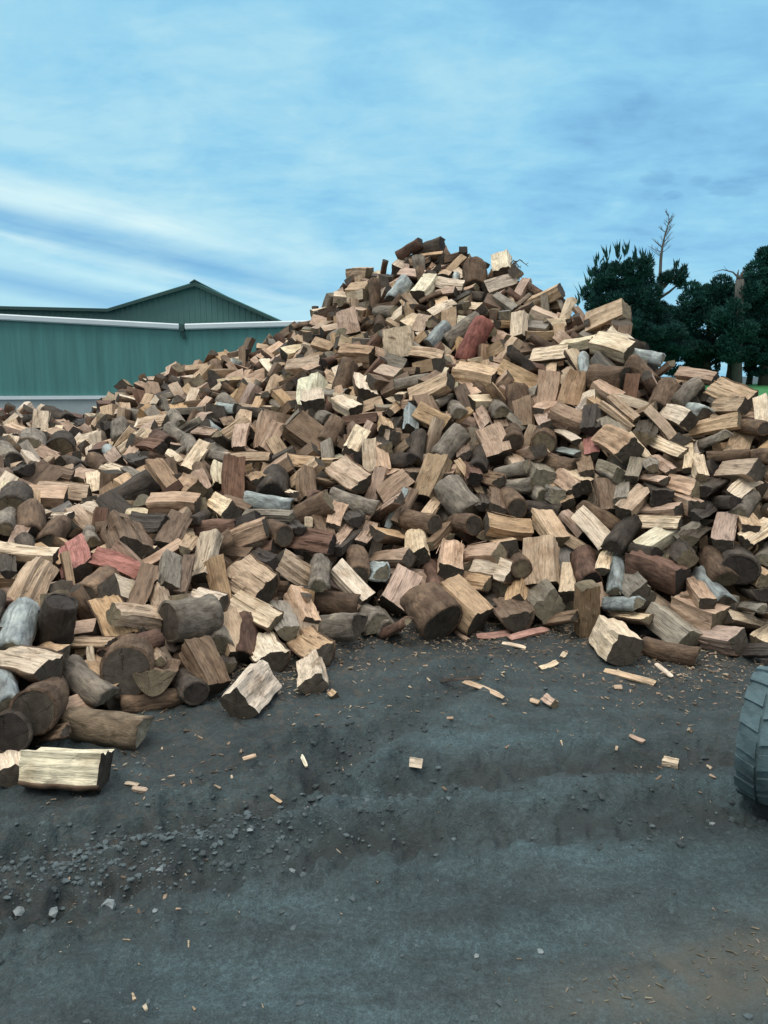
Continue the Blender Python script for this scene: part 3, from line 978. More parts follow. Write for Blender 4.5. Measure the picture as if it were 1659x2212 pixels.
# ------------------------------------------------------------------ firewood: what the photo shows
# x0 y0 x1 y1 width kind+colour [r<roll>] [G] [|label|short name]; second point = the end nearer the eye
# kinds: h half round, b bark out, r round, q quarter, k block, s stick; tiles give origin and scale in the photo
TILES = {
    'A': (0, 2200, .48222), 'B': (0, 2650, .48222), 'C': (750, 2200, .48222), 'E': (1500, 2200, .48222), 'F': (2272, 2200, .48222),
    'G': (0, 1600, .48222), 'H': (750, 1600, .48222), 'I': (1500, 1600, .48222), 'J': (2272, 1600, .48222),
    'K': (1100, 900, .60277), 'L': (2000, 1050, .64617), 'D': (0, 0, 1.85172)}
DATA = '''
#B
240 850 860 880 360 kp r-48 G|large cream split block lying on the dark mud in front of every other log|the big cream block
560 480 1180 560 270 bl G|bark covered log with pale lichen patches lying behind the big cream block|the lichen-patched log
50 720 90 930 300 hp G|pale half round with black end beside the big cream block at the frame's edge
1000 320 1510 250 170 bb G|long brown log with a white streak lying on the mud under two dark ends|the white-streaked log
400 260 280 400 310 rb
140 470 90 560 280 rd
250 640 520 580 120 hb
1500 150 1620 250 200 rd
#A
-20 0 430 60 130 kp |long pale plank-like billet entering from the frame's edge|the long pale plank
600 -40 670 180 250 hR r35|pink split log with a dark rounded end hanging below it|the pink dark-ended log
820 60 1170 190 160 kR |long pink split billet lying under a broad brown face|the long pink billet
350 120 170 470 280 qt |tan log with a deep dark groove along it standing over the blue-grey log|the grooved tan log
60 60 70 200 140 rd
220 470 90 830 260 bs |smooth blue-grey barked log leaning at the frame's edge|the blue-grey log
460 820 505 440 260 rd |dark bark round standing upright beside a black hollow|the upright dark round
890 250 700 380 230 rb
850 430 1010 740 250 ho |orange-tan split slab slanting down below the black hollow|the hollow-edge slab
1300 600 950 540 210 kt |short tan split block with a grey sawn end beside the thick round|the grey-ended block
1240 140 1120 470 150 hb
1300 320 1370 510 170 qt
1420 60 1400 320 170 kg
1570 60 1490 360 100 kb
1760 550 1420 600 330 rg |thick grey round with a pale sawn end turned to the hollow|the pale-ended round
1310 740 900 900 170 bc
590 770 910 780 120 ht
745 795 790 1030 60 sp |thin pale stick poking up among dark logs|the thin pale stick
10 920 400 1000 290 hp |pale half round log with a rough dark sawn end at the frame's edge|the pale half round
560 940 890 1200 250 bg |weathered grey bark log sloping down to a black end|the sloping grey log
1080 880 1050 1000 370 rb |big dark round end facing out, the larger of two side by side|the twin dark ends
1320 980 1270 1070 320 hb |smaller dark rounded end facing out beside the larger one
1250 840 1320 930 120 qt
20 1040 60 1240 170 bs
#C
200 -130 110 230 190 kp |cream plank-shaped billet leaning upright|the cream plank
400 180 650 360 330 ht r8|broad tan split log with a long crack and a black end|the cracked tan log
400 420 730 610 200 hp |pale split log with dark bark side under the cracked one
1000 260 750 80 230 ht
890 340 1010 600 230 qk |pale triangular split face with bark below, above the pile's foot|the pale triangle
740 470 830 680 210 hg
1090 100 1075 310 180 bg
1040 400 1410 440 200 bb
1230 150 1490 420 170 kp |slim pale split log slanting down to the pile's foot|the slim pale diagonal
1080 650 1410 620 240 bg |grey bark chunk lying at the pile's foot|the grey foot chunk
1450 520 1590 620 240 bg
930 730 1110 880 250 ho G|orange-tan block with a knot and a dark round end lying on the mud|the knotty block
1010 870 1045 1110 230 qp G|torn pale log with two frayed horns and a black end|the torn horned log
600 750 720 920 250 hp
290 500 250 780 240 bg
470 560 450 880 190 bc |reddish bark piece hanging beside the concave grey one|the reddish bark piece
50 390 280 450 170 hp
50 780 230 1130 290 qb |brown wedge with deep ridges leaning down to the mud|the ridged wedge
300 880 330 970 160 rd
540 60 700 120 180 rd
1390 40 1420 220 180 rb
1490 180 1610 200 160 hs
#D
580 1448 512 1526 92 qp G|pale split wedge lying alone on the mud with two bright faces|the lone pale wedge
#E
0 90 275 75 150 kk
345 -140 358 60 170 kp r20|short pale block with a black square end|the black-ended pale block
260 200 120 480 240 kk |pink-tan split log leaning down at the pile's foot|the pink-tan leaner
350 190 510 390 75 sk
390 390 560 590 300 rb |brown bark round with a black end at the pile's foot|the brown bark round
590 320 860 580 270 ko r-35|orange-tan split block with a bright white edge at the pile's foot|the white-edged block
640 -20 620 210 200 kk
740 60 1030 40 170 kk
820 140 1130 210 200 hp |pale slab with an olive end lying above the white-edged block|the olive-ended slab
640 250 930 290 170 ho
860 380 960 510 170 rd
1190 250 1170 430 190 qo |orange wedge standing on its end above the crescent log|the orange wedge
1080 450 1190 590 290 hb |dark log with a crescent shaped end at the pile's foot|the crescent log
1330 370 1450 460 290 kg
1390 -40 1400 330 290 kt |tall tan slab standing upright|the tall tan slab
1610 130 1590 380 120 kp |narrow pale block upright beside the tall tan slab
1170 80 1210 150 150 rb
1400 600 1650 560 110 hb
0 530 100 650 190 bg
50 690 250 590 100 bc
440 120 520 330 150 bc
#F
150 680 150 300 200 kw r15|square tan post standing upright at the pile's foot with its sawn top showing|the upright post
290 630 470 820 320 qp G|pale diamond-faced block with a dark end on the mud beside the upright post|the pale diamond block
390 540 650 580 120 hp
730 500 1010 720 290 qg |grey-green faced log slanting to the mud|the grey-green log
920 440 1240 580 230 kk
1080 710 1390 770 210 kk |pink-tan block with straight grain lying on the mud|the straight-grained block
630 790 1070 880 170 bb G|long dark bark log lying flat on the mud|the flat bark log
1620 640 1330 560 160 hp
1720 630 1570 760 140 hp
1480 840 1700 840 120 rd
550 110 930 250 350 hc r-35|big log with a cream top and dark maroon bark|the maroon-barked log
390 80 390 340 130 bs
330 430 580 430 130 bs
500 260 620 390 250 kg
340 30 290 170 110 hp
130 20 190 240 200 bc
260 270 290 470 65 sk
1160 40 1300 240 200 bb
1100 180 1290 410 190 bs |silvery log with a dark square end above the mud|the square-ended silver log
1050 270 1150 430 140 kk
920 -10 990 70 190 kd
1390 70 1440 160 240 rd
1470 140 1610 240 170 qt
1710 140 1610 260 120 hp
1480 330 1610 370 170 rd
1420 480 1560 490 100 hg
1600 520 1690 530 90 hp
#G
340 100 315 300 120 kp |pale block standing upright near the end of the heap by the shed|the pale upright block
640 375 825 335 140 kp
1200 260 990 430 90 kp |slim pale bar slanting up below the shed|the slim pale bar
880 120 790 240 85 ht
380 120 540 180 220 bd
80 220 250 270 85 ht
20 330 110 310 85 hp
280 320 260 400 180 rg
340 440 480 520 120 kk
220 460 300 540 95 kp
240 590 580 650 160 hb |long brown log with a dark red end lying in the heap below the shed|the red-ended log
520 360 500 420 200 rd
1170 210 1370 190 120 ht
880 565 1110 640 120 hp
780 630 800 790 120 kp
1260 650 990 840 220 bd |dark log with a pale strip along its top edge|the pale-stripped dark log
1270 530 1450 770 160 kk
1255 870 1635 870 190 kk r-30|rectangular tan block lying level like a brick|the level tan block
1659 420 1540 590 120 kp
1380 430 1500 510 75 sp
670 900 910 1010 220 qp |tan block with a bright pale top and a black end|the pale-topped block
330 750 720 790 140 ht
140 790 90 900 240 rd
260 890 250 1110 210 bb
1045 935 1225 935 65 sp
1020 1030 1100 1240 400 qb |broad brown split face above the long pink billet|the broad brown face
1510 960 1380 1210 200 hb
1090 1020 1360 1040 160 rd
1600 1150 1530 1250 120 ht
400 970 570 960 85 hp
530 1020 430 1180 170 bb
70 950 30 1070 160 bg
740 1080 770 1180 120 bg
1000 180 1010 330 130 bg
560 330 380 300 130 bb
1300 290 1400 350 150 bc
1400 230 1540 330 120 bg
1180 380 1330 400 120 kc
930 450 990 530 120 kk
760 480 880 560 150 bb
1100 470 1180 520 130 rd
1050 590 1150 650 90 hg
20 430 110 520 170 rg
110 590 220 580 140 rd
0 600 60 680 120 hb
660 190 700 220 110 rd
1080 110 1220 120 140 bg
1430 110 1500 200 130 bg
540 510 660 560 130 bd
1560 330 1620 420 130 bg
860 840 920 900 140 bd
1530 700 1640 760 150 kk
#H
380 500 380 890 190 kc |dark red-brown billet standing upright|the dark upright billet
235 850 370 940 150 kp r20|small bright white split cube|the white cube
490 820 860 880 150 bs |silver-grey bark log lying level on a slab|the silver log
475 960 865 965 105 kg
1200 770 1570 880 160 bg |long grey weathered log lying nearly level|the grey weathered log
1230 550 1450 710 220 ht |tan split log sloping to a black shadowed end|the sloping tan log
990 590 1015 850 150 kb
860 200 1190 430 320 kb |broad torn brown slab tilted across the heap|the torn brown slab
1220 170 1120 350 160 bb
720 610 700 770 240 bd
320 500 680 480 95 ht
780 510 1070 540 130 ho
880 710 1100 520 110 kt
1440 260 1340 440 150 kp
1520 340 1530 610 120 kp
1565 370 1605 570 110 kk
660 120 620 410 140 kk
750 220 640 430 130 kk
460 240 430 420 140 kk
510 170 290 320 105 ht
270 60 410 70 120 bs
420 90 660 110 115 bd
1040 -30 1050 70 180 kp
1250 10 1400 95 140 kp
1290 190 1575 155 90 kc
150 370 10 580 120 kp
50 640 130 810 190 kk
240 530 250 710 95 kp
80 550 160 700 130 bb
890 970 1160 820 210 bb
70 1060 390 1040 160 bc
280 1200 640 1050 210 qk |broad tan slab tilted upward beside the cream plank|the tilted tan slab
1265 890 1200 1070 140 kk
1090 990 1170 1200 150 kb
1000 965 1000 1070 75 sp
680 1080 800 1130 160 rb
830 1150 1200 1210 180 hc |brown bark-edged log lying level above the grey foot logs|the brown level log
1350 1040 1220 1210 105 hk
1410 1100 1240 1250 95 kd |charcoal black stick leaning among tan logs|the charcoal stick
1530 1030 1440 1190 110 hk
180 450 340 480 110 bg
60 270 230 290 110 hk
320 170 360 230 110 hb
1100 150 1180 170 150 bg
980 780 1080 820 120 rc
820 760 880 780 80 hp
560 640 620 680 150 ho
160 960 60 1010 100 bd
870 1040 920 1080 120 rd
1340 950 1400 1010 150 rd
1620 180 1640 260 110 kt
1640 330 1650 420 120 kd
#I
710 250 530 480 200 bg |grey barked log lying across the top of a tan leaning one|the grey crosspiece
540 490 400 810 220 kt |tan split log with open grain leaning below the grey crosspiece|the open-grained leaner
950 260 1050 480 230 kk |pink-tan plank standing up from the heap|the pink-tan plank
880 100 940 240 115 kk
600 700 800 930 250 rg |pale grey bark round with a dark end pointing down|the pale grey round
680 490 900 790 65 st |long thin tan stick leaning past the pale grey round|the thin leaning stick
850 810 880 890 130 rd
1000 770 1010 940 170 kb
1270 1090 920 1040 180 ko r-20|orange-tan block with a frayed top and a dark end|the frayed orange block
1380 960 1520 1180 200 kt |tan billet standing with a chip on its lower end|the chipped tan billet
1040 710 1310 690 120 bg
1170 900 1530 920 160 bd
1010 610 1250 550 115 bg
1440 420 1250 550 85 sk
1430 240 1400 340 180 rb
360 100 600 220 160 ko
800 75 660 175 75 so
300 70 290 240 120 ks |blue-white bleached piece caught between brown logs|the bleached piece
20 390 65 590 125 kk
110 500 290 490 160 bd
370 270 330 510 130 bd
70 330 155 330 140 kt
280 630 50 830 160 kk
10 970 200 830 140 hk
265 730 105 1060 62 ss |slim blue-grey stick lying over pink-brown slabs|the slim grey stick
310 750 180 1030 125 kb
540 830 420 980 95 kt
260 990 490 1030 160 rb
610 1040 460 1210 95 kb
650 1030 820 1040 140 rb
870 640 1030 680 140 hb
1450 680 1600 860 115 ko
1510 640 1670 750 160 kk
1480 110 1670 210 180 kk
1500 260 1670 350 90 hp
1440 500 1660 545 180 bb
1530 420 1670 450 80 hs
1110 120 1240 245 75 sg
1230 20 1245 240 170 kb
1390 140 1425 240 120 kk
1210 440 1360 420 130 kk
880 430 850 570 160 bd
1030 140 1050 250 100 kb
1110 250 1140 350 150 rb
720 380 740 460 130 hb
770 560 830 650 130 kc
1340 580 1400 660 170 kg
1460 730 1510 790 130 kg
1250 700 1390 790 140 bg
1090 800 1180 900 150 rb
630 560 590 640 90 kk
180 60 130 100 80 kt
650 50 700 110 130 bg
1000 60 1050 110 150 bg
#J
275 30 535 240 80 kt |slim tan plank, lower of two parallel ones slanting down|the parallel planks
355 -20 565 160 85 kt |slim tan plank, upper of two parallel ones slanting down
655 80 870 320 85 kt
820 120 1000 175 150 kp r20|pale cross-grained block perched among dark logs|the cross-grained block
290 310 510 430 210 kk
505 270 675 470 75 sp
690 340 950 450 120 hp
1000 370 990 580 75 kp
1060 480 1105 650 120 kp
690 490 850 600 110 hk
1040 255 1400 180 125 kt
1165 460 1490 440 105 bb
1285 600 1545 585 165 kt |flat ringed tan plank lying level near the frame's edge|the ringed plank
1550 680 1370 810 140 hp
1240 680 1110 750 160 rd
820 690 1065 755 140 kk
870 820 1070 910 160 kk
590 650 790 680 110 hk
690 730 780 810 160 kd
285 680 335 940 180 kb |brown split block standing with a grey top|the grey-topped block
455 670 440 860 130 kg
630 760 460 940 160 kt
640 930 910 920 130 kk
550 1020 910 1030 115 hp
1180 880 1050 960 120 rd
90 940 330 1210 160 kp |long pale split log slanting down the heap|the long pale diagonal
110 890 410 1060 150 bt
550 990 380 1210 160 bd
1090 1020 890 1140 85 sg
1110 1080 1000 1160 170 rd
1345 970 1295 1210 180 kk
1420 960 1510 1090 150 kt
1680 1030 1470 1170 160 hp
1170 870 1360 850 130 bd
1530 790 1430 930 140 bg
1490 470 1680 460 130 bb
1410 230 1610 240 120 rb
1605 -10 1625 230 120 kp |pale slab standing upright at the frame's edge|the edge slab
1250 60 1460 60 150 kt
970 60 1120 100 130 bs
-10 610 150 710 140 kp
110 500 150 630 140 kb
215 70 190 260 160 rd
660 210 620 320 170 rd
290 570 430 630 140 kg
565 510 520 660 120 kg
1120 365 1290 295 120 bg
640 510 700 560 110 hg
#K
935 195 1105 130 115 bd |dark brown block crowning the very top of the woodpile|the crown block
815 205 965 115 85 bc
495 330 625 325 105 kt
865 365 775 495 105 bs |silver-blue bark log near the top of the woodpile|the upper silver log
1040 355 955 470 120 kp
1070 385 1245 410 95 hp
1320 250 1320 400 145 bb
1590 365 1395 425 85 kp
1510 215 1520 320 120 kp |pale lump jutting into the sky beside the twig|the jutting pale lump
1345 615 1125 765 140 bg |smooth dark grey log beside the red curved one|the smooth grey log
1385 630 1240 910 140 bR |long red-brown curved log lying down the slope|the red curved log
1145 660 1025 795 95 bs
830 710 850 895 200 kp |fan shaped pale face with dark heart near the middle of the slope|the fan-shaped face
480 590 510 745 150 kk
430 870 645 880 140 kk
85 950 305 920 95 kt
900 850 1115 890 95 ht
1190 985 1460 1030 170 kt
910 1155 1160 1035 130 kt
255 1040 240 1205 180 kp
590 1030 610 1130 160 hp
400 1170 555 1205 105 kp
505 910 435 1110 120 bb
655 365 650 605 85 bb
495 440 625 430 110 kt
#L
560 395 770 300 140 kt |tan grained block topping the shoulder of the pile below the trees|the shoulder block
590 500 800 560 130 kp
810 560 1000 595 90 bs |silver bark log sticking out of the slope below the trees|the outer silver log
200 585 415 560 100 hp
395 525 575 490 95 kp
130 325 120 465 90 kp
315 690 270 900 140 kk
485 690 420 890 150 kk
0 645 235 775 100 kt
570 700 760 710 170 bb
810 610 935 740 120 bb
515 570 545 710 75 bs
320 930 520 1015 140 kk
180 265 370 170 120 kt
1110 690 1325 720 80 kk
1320 775 1540 865 140 ht
110 760 130 960 130 bb
1220 750 1095 870 100 bg
1045 750 980 900 140 bb
'''
STICKS = '''
#E
845 720 1115 690 62 si |pinkish bark-free stick lying at the pile's foot, darker of two in line
1110 740 1440 660 65 si |longest pinkish stick lying at the pile's foot
1055 775 1250 815 38 sp |thin pale splinter under the longest pinkish stick
670 665 775 750 50 sk |short pink-tan splinter beside the pinkish sticks
550 1085 960 1050 30 sd |thin black stick lying alone on the open mud
730 1090 1065 1225 45 st |thin tan stick crossing below the black one
1365 985 1510 930 50 sp |short white wood scrap on the mud below the pinkish sticks
1550 890 1580 850 45 sp |small pale chip beyond the white scrap
#F
295 1000 720 1115 58 st |long tan stick on the mud in front of the pale diamond block
730 945 865 1055 45 sp |short pale splinter on the mud in front of the flat bark log
380 1140 450 1140 50 st |small tan chip near the long tan stick
#D
886 1646 912 1650 22 kp |bright cream lump of wood alone on the mud
1432 1644 1466 1652 22 kp |bright white lump of wood on the mud near the tyre
270 1692 300 1696 10 sp |thin white shaving on the mud in front of the big cream block
285 1702 318 1708 12 st |tan shaving lying against the white one
650 1632 662 1656 9 sp |pale sliver on the mud near the lone pale wedge
525 1640 552 1632 9 st |tan sliver on the mud beside the pale one
1178 1508 1198 1522 22 kk |pinkish wood chunk in the litter on the mud
1145 1512 1165 1518 12 st |flat tan chip beside the pinkish chunk
585 1718 608 1734 8 st |tan splinter lying in the tyre rut
1360 1588 1392 1602 10 sk |pink splinter on the mud between the stick and the tyre
715 1497 725 1505 16 kt |tan crumb of wood beside the torn horned log
'''
SPLIT = {'i': (.48, .29, .24), 'p': (.70, .595, .46), 't': (.49, .378, .272), 'o': (.46, .33, .21), 'b': (.20, .145, .105), 'k': (.47, .35, .27), 'R': (.42, .20, .18), 'g': (.25, .232, .20),
         'w': (.30, .215, .135),
         's': (.30, .36, .38), 'd': (.07, .061, .053), 'c': (.165, .10, .075), 'l': (.35, .26, .16)}
BARKC = {'i': (.2, .12, .1), 'p': (.12, .085, .06), 't': (.13, .09, .06), 'o': (.11, .075, .05), 'b': (.135, .095, .068), 'k': (.12, .08, .06), 'R': (.24, .10, .085), 'g': (.20, .18, .155), 'w': (.12, .08, .055),
         's': (.31, .36, .375), 'd': (.068, .058, .050), 'c': (.115, .072, .056), 'l': (.20, .16, .115)}
CNAME = {'w': 'tan', 'i': 'pinkish', 'p': 'pale', 't': 'tan', 'o': 'orange-tan', 'b': 'brown', 'k': 'pink-tan', 'R': 'pink', 'g': 'grey', 's': 'silvery', 'd': 'dark', 'c': 'red-brown', 'l': 'mottled'}
KNAME = {'h': 'half-round log', 'b': 'bark-faced log', 'r': 'round log', 'q': 'wedge', 'k': 'split block', 's': 'stick'}


def end_col(c, r):
    base = np.array((.066, .057, .046))
    if c in 'dc':
        base = np.array((.035, .030, .027))
    if c in 'gsl' and r.random() < .6:
        base = np.array((.19, .175, .13))
    elif r.random() < .2:
        base = np.array((.15, .125, .085))
    return base * (0.75 + 0.5 * r.random())


# ------------------------------------------------------------------ one piece of firewood
def section(kind, w, r, lo):
    """outline of the cross-section: points (y,z), edge types 0 split / 1 bark; +z is the face turned out"""
    na = 5 if lo else 9
    ns = 2 if lo else 5

    def line(a, b, n):
        return [(a[0] + (b[0] - a[0]) * i / n, a[1] + (b[1] - a[1]) * i / n) for i in range(n)]

    def arc(a, b, bulge, n):
        a, b = np.array(a), np.array(b)
        m = (b - a)
        nrm = np.array([m[1], -m[0]])
        return [tuple(a + m * (i / n) + nrm * bulge * math.sin(math.pi * i / n) ** 0.75) for i in range(n)]
    h = w / 2
    P, T = [], []

    def add(pts, t):
        P.extend(pts)
        T.extend([t] * len(pts))
    j = lambda s=1.0: (r.random() - .5) * w * .16 * s
    if kind in 'hb':
        z = w * .20
        a, b = (h, z + j()), (-h, z + j())
        mid = (j(2), z + w * (.02 + .12 * r.random()))
        add(line(a, mid, ns), 0)
        add(line(mid, b, ns), 0)
        add(arc(b, a, .48 + .1 * r.random(), na + 3), 1)
    elif kind == 'r':
        n = na * 2 + 2
        e = .9 + .1 * r.random()
        ph = r.random() * 6
        for i in range(n):
            q = -2 * math.pi * i / n
            rr = h * (1 + .05 * math.sin(2 * q + ph) + .03 * math.sin(3 * q + ph * 2))
            add([(-rr * math.cos(q), -rr * e * math.sin(q))], 1)
        # counter-clockwise
        P.reverse()
    elif kind == 'q':
        top = ((r.random() - .5) * w * .5, w * (.30 + .1 * r.random()))
        a, b = (h, -w * .08 + j()), (-h, -w * .12 + j())
        add(line(a, top, ns), 0)
        add(line(top, b, ns), 0)
        add(arc(b, a, .26 + .1 * r.random(), na), 1)
    elif kind == 'k':
        z1 = w * (.30 + .1 * r.random())
        z0 = -w * (.26 + .12 * r.random())
        a, b = (h * (.95 + j() * .5), z1 + j(.7)), (-h * (.95 + j() * .5), z1 + j(.7))
        c, d = (-h * (.7 + .3 * r.random()), z0), (h * (.7 + .3 * r.random()), z0)
        add(line(a, b, ns + 1), 0)
        add(line(b, c, ns), 0)
        add(arc(c, d, .10 + .12 * r.random(), na - 1), 1)
        add(line(d, a, ns), 0)
    else:
        z = w * .28
        a, b, c, d = (h, z * .7), (-h, z), (-h * .8, -z), (h * .9, -z * .8)
        for p, q in ((a, b), (b, c), (c, d), (d, a)):
            add(line(p, q, max(1, ns // 2)), 0)
    P = np.array(P)
    P -= (P.max(0) + P.min(0)) / 2 * np.array([1, .6])
    if kind == 'b':
        P[:, 1] *= -1
        P = P[::-1].copy()
        T = list(np.roll(T[::-1], -1))
    return P, np.array(T)


def log_mesh(kind, w, ln, r, lo=False):
    P, T = section(kind, w, r, lo)
    n = len(P)
    nx = 3 if lo else 9
    if kind == 's':
        nx = 4 if lo else 7
    # outward normals
    t = np.roll(P, -1, 0) - np.roll(P, 1, 0)
    nr = np.stack([t[:, 1], -t[:, 0]], -1)
    nr /= np.linalg.norm(nr, axis=1)[:, None] + 1e-9
    xs = np.linspace(-ln / 2, ln / 2, nx + 1)
    amp = w * (.020 if kind != 's' else .06)
    issp = (T == 0) & (np.roll(T, 1) == 0)
    rj = r.normal(size=n) * amp
    drift = np.cumsum(r.normal(size=(nx + 1, n)) * amp * .34, 0)
    drift -= drift.mean(0)
    bow = (r.random(2) - .5) * ln * .07
    tap = 1 + (r.random() - .5) * .26
    tear = np.zeros((nx + 1, n))
    if not lo and kind in 'hqk':
        sp_i = np.nonzero(issp)[0]
        for q in sp_i:
            if r.random() < .42:
                k = r.integers(1, nx)
                dep = -w * (.02 + .05 * r.random())
                if r.random() < .5:
                    tear[k:, q] += dep
                else:
                    tear[:k, q] += dep
    V = np.zeros((nx + 1, n, 3))
    blow = np.array([[math.sin(3.1 * s + q) for q in np.linspace(0, 9, n)] for s in np.linspace(0, 4, nx + 1)])
    for i, x in enumerate(xs):
        f = i / nx
        s = 1 + (tap - 1) * f
        o = np.where(issp, rj + drift[i] + tear[i], blow[i] * w * .018)
        Q = P * s + nr * o[:, None]
        V[i, :, 1:] = Q + bow * (1 - (2 * f - 1) ** 2)
        V[i, :, 0] = x
    # sawn ends, slightly out of square, splintered along split faces
    for i, sg in ((0, -1), (nx, 1)):
        sl = r.normal(size=2) * .09
        V[i, :, 0] += V[i, :, 1] * sl[0] + V[i, :, 2] * sl[1]
        V[i, :, 0] += np.where(issp, sg * (r.random(n) - .4) * ln * .016, 0)
    if kind == 's':
        for i in (0, nx):
            V[i, :, 1:] *= .55 + .4 * r.random()
    Fc, ty = [], []
    for i in range(nx):
        for q in range(n):
            q2 = (q + 1) % n
            Fc.append((i * n + q, (i + 1) * n + q, (i + 1) * n + q2, i * n + q2)[::-1])
            ty.append(int(T[q]))
    Vf = V.reshape(-1, 3)
    c0, c1 = Vf[:n].mean(0), Vf[-n:].mean(0)
    b = len(Vf)
    Vf = np.vstack([Vf, c0, c1])
    for q in range(n):
        q2 = (q + 1) % n
        Fc.append((b, q, q2)[::-1])
        ty.append(2)
        Fc.append((b + 1, nx * n + q2, nx * n + q)[::-1])
        ty.append(2)
    if not lo and kind in 'hqk' and r.random() < .7:
        spi = np.nonzero(issp)[0]
        for _ in range(r.integers(1, 4)):
            q = int(r.choice(spi))
            k0 = int(r.integers(0, max(1, nx - 3)))
            k1 = int(min(nx, k0 + r.integers(2, 6)))
            u = np.array([0, nr[q][0], nr[q][1]])
            sd = np.array([0, -nr[q][1], nr[q][0]]) * w * (.02 + .035 * r.random())
            A, B = V[k0, q] + u * .001, V[k1, q] + u * .001
            lift = w * (.03 + .10 * r.random())
            if r.random() < .5:
                A, B = B, A
            Bt = B + u * lift + (B - A) * .06 * r.random()
            th = u * .005
            b0 = len(Vf)
            Vf = np.vstack([Vf, [A - sd, A + sd, A + sd * .6 + th, A - sd * .6 + th, Bt - sd * .4, Bt + sd * .4, Bt + sd * .2 + th * .6, Bt - sd * .2 + th * .6]])
            for f in [(0, 1, 2, 3), (4, 7, 6, 5), (0, 4, 5, 1), (1, 5, 6, 2), (2, 6, 7, 3), (3, 7, 4, 0)]:
                Fc.append(tuple(b0 + i for i in f))
                ty.append(0)
    # make the winding point outwards
    f0 = Fc[0]
    a_, b_, c_ = Vf[f0[0]], Vf[f0[1]], Vf[f0[2]]
    nn = np.cross(b_ - a_, c_ - a_)
    if nn @ (a_ * np.array([0, 1, 1])) < 0:
        Fc = [f[::-1] for f in Fc]
    return Vf, Fc, np.array(ty), (V, T, nr, nx, n)


def bark_shell(info, w, r):
    """bark as a sheet with thickness over the round side, ragged at its edges"""
    V, T, nr, nx, n = info
    idx = np.nonzero(T == 1)[0]
    if len(idx) < 3:
        return None
    closed = len(idx) == n
    if closed:
        run = list(range(n))
    else:
        st = [i for i in idx if T[i - 1] != 1][0]
        run = [(st + k) % n for k in range(len(idx) + 1)]
    th = .006 + .03 * w
    m = len(run)
    O, I = [], []
    for i in range(nx + 1):
        for k, q in enumerate(run):
            p = V[i, q].copy()
            u = np.array([0, nr[q][0], nr[q][1]])
            e = 1.0
            if i in (0, nx):
                p[0] += (1 if i else -1) * (r.random() - .35) * .012
            I.append(p - u * .002)
            O.append(p + u * th * (.75 + .5 * r.random()) * e)
    cnt = len(O)
    Vv = np.array(O + I)
    Fc = []
    mm = m if closed else m - 1
    for i in range(nx):
        for k in range(mm):
            k2 = (k + 1) % m
            Fc.append((i * m + k, (i + 1) * m + k, (i + 1) * m + k2, i * m + k2))
    for i in (0, nx):
        for k in range(mm):
            k2 = (k + 1) % m
            f = (i * m + k, i * m + k2, cnt + i * m + k2, cnt + i * m + k)
            Fc.append(f if i == 0 else f[::-1])
    if not closed:
        for k in (0, m - 1):
            for i in range(nx):
                f = (i * m + k, (i + 1) * m + k, cnt + (i + 1) * m + k, cnt + i * m + k)
                Fc.append(f[::-1] if k == 0 else f)
    f0 = Fc[0]
    a_, b_, c_ = Vv[f0[0]], Vv[f0[1]], Vv[f0[2]]
    q = run[0]
    if np.cross(b_ - a_, c_ - a_) @ np.array([0, nr[q][0], nr[q][1]]) < 0:
        Fc = [f[::-1] for f in Fc]
    return Vv, Fc


def frame(a, n):
    a = a / np.linalg.norm(a)
    n = n - a * (n @ a)
    if np.linalg.norm(n) < 1e-3:
        n = np.cross(a, (0.3, 0.5, 0.8))
    n /= np.linalg.norm(n)
    y = np.cross(n, a)
    return np.stack([a, y, n], 1)           # columns: local X, Y, Z


# ------------------------------------------------------------------ lay out the pieces
def parse(txt):
    out, t = [], None
    for ln_ in txt.strip().splitlines():
        if ln_[0] == '#':
            t = TILES[ln_[1:].strip()]
            continue
        f = ln_.split('|')
        v = f[0].split()
        x0, y0, x1, y1, wd = map(float, v[:5])
        k = t[2] / 4
        e = dict(p0=(t[0] / 4 + x0 * k, t[1] / 4 + y0 * k), p1=(t[0] / 4 + x1 * k, t[1] / 4 + y1 * k), w=wd * k, kind=v[5][0], col=v[5][1], roll=0.0, G=False, label=None, ref=None)
        if v[5] == 'rd' and len(f) < 2 and wd * k < 24:
            e['kind'] = 'h'
        for q in v[6:]:
            if q == 'G':
                e['G'] = True
            elif q[0] == 'r':
                e['roll'] = float(q[1:])
        if len(f) > 1:
            e['label'] = f[1].strip()
        if len(f) > 2:
            e['ref'] = f[2].strip()
        out.append(e)
    return out


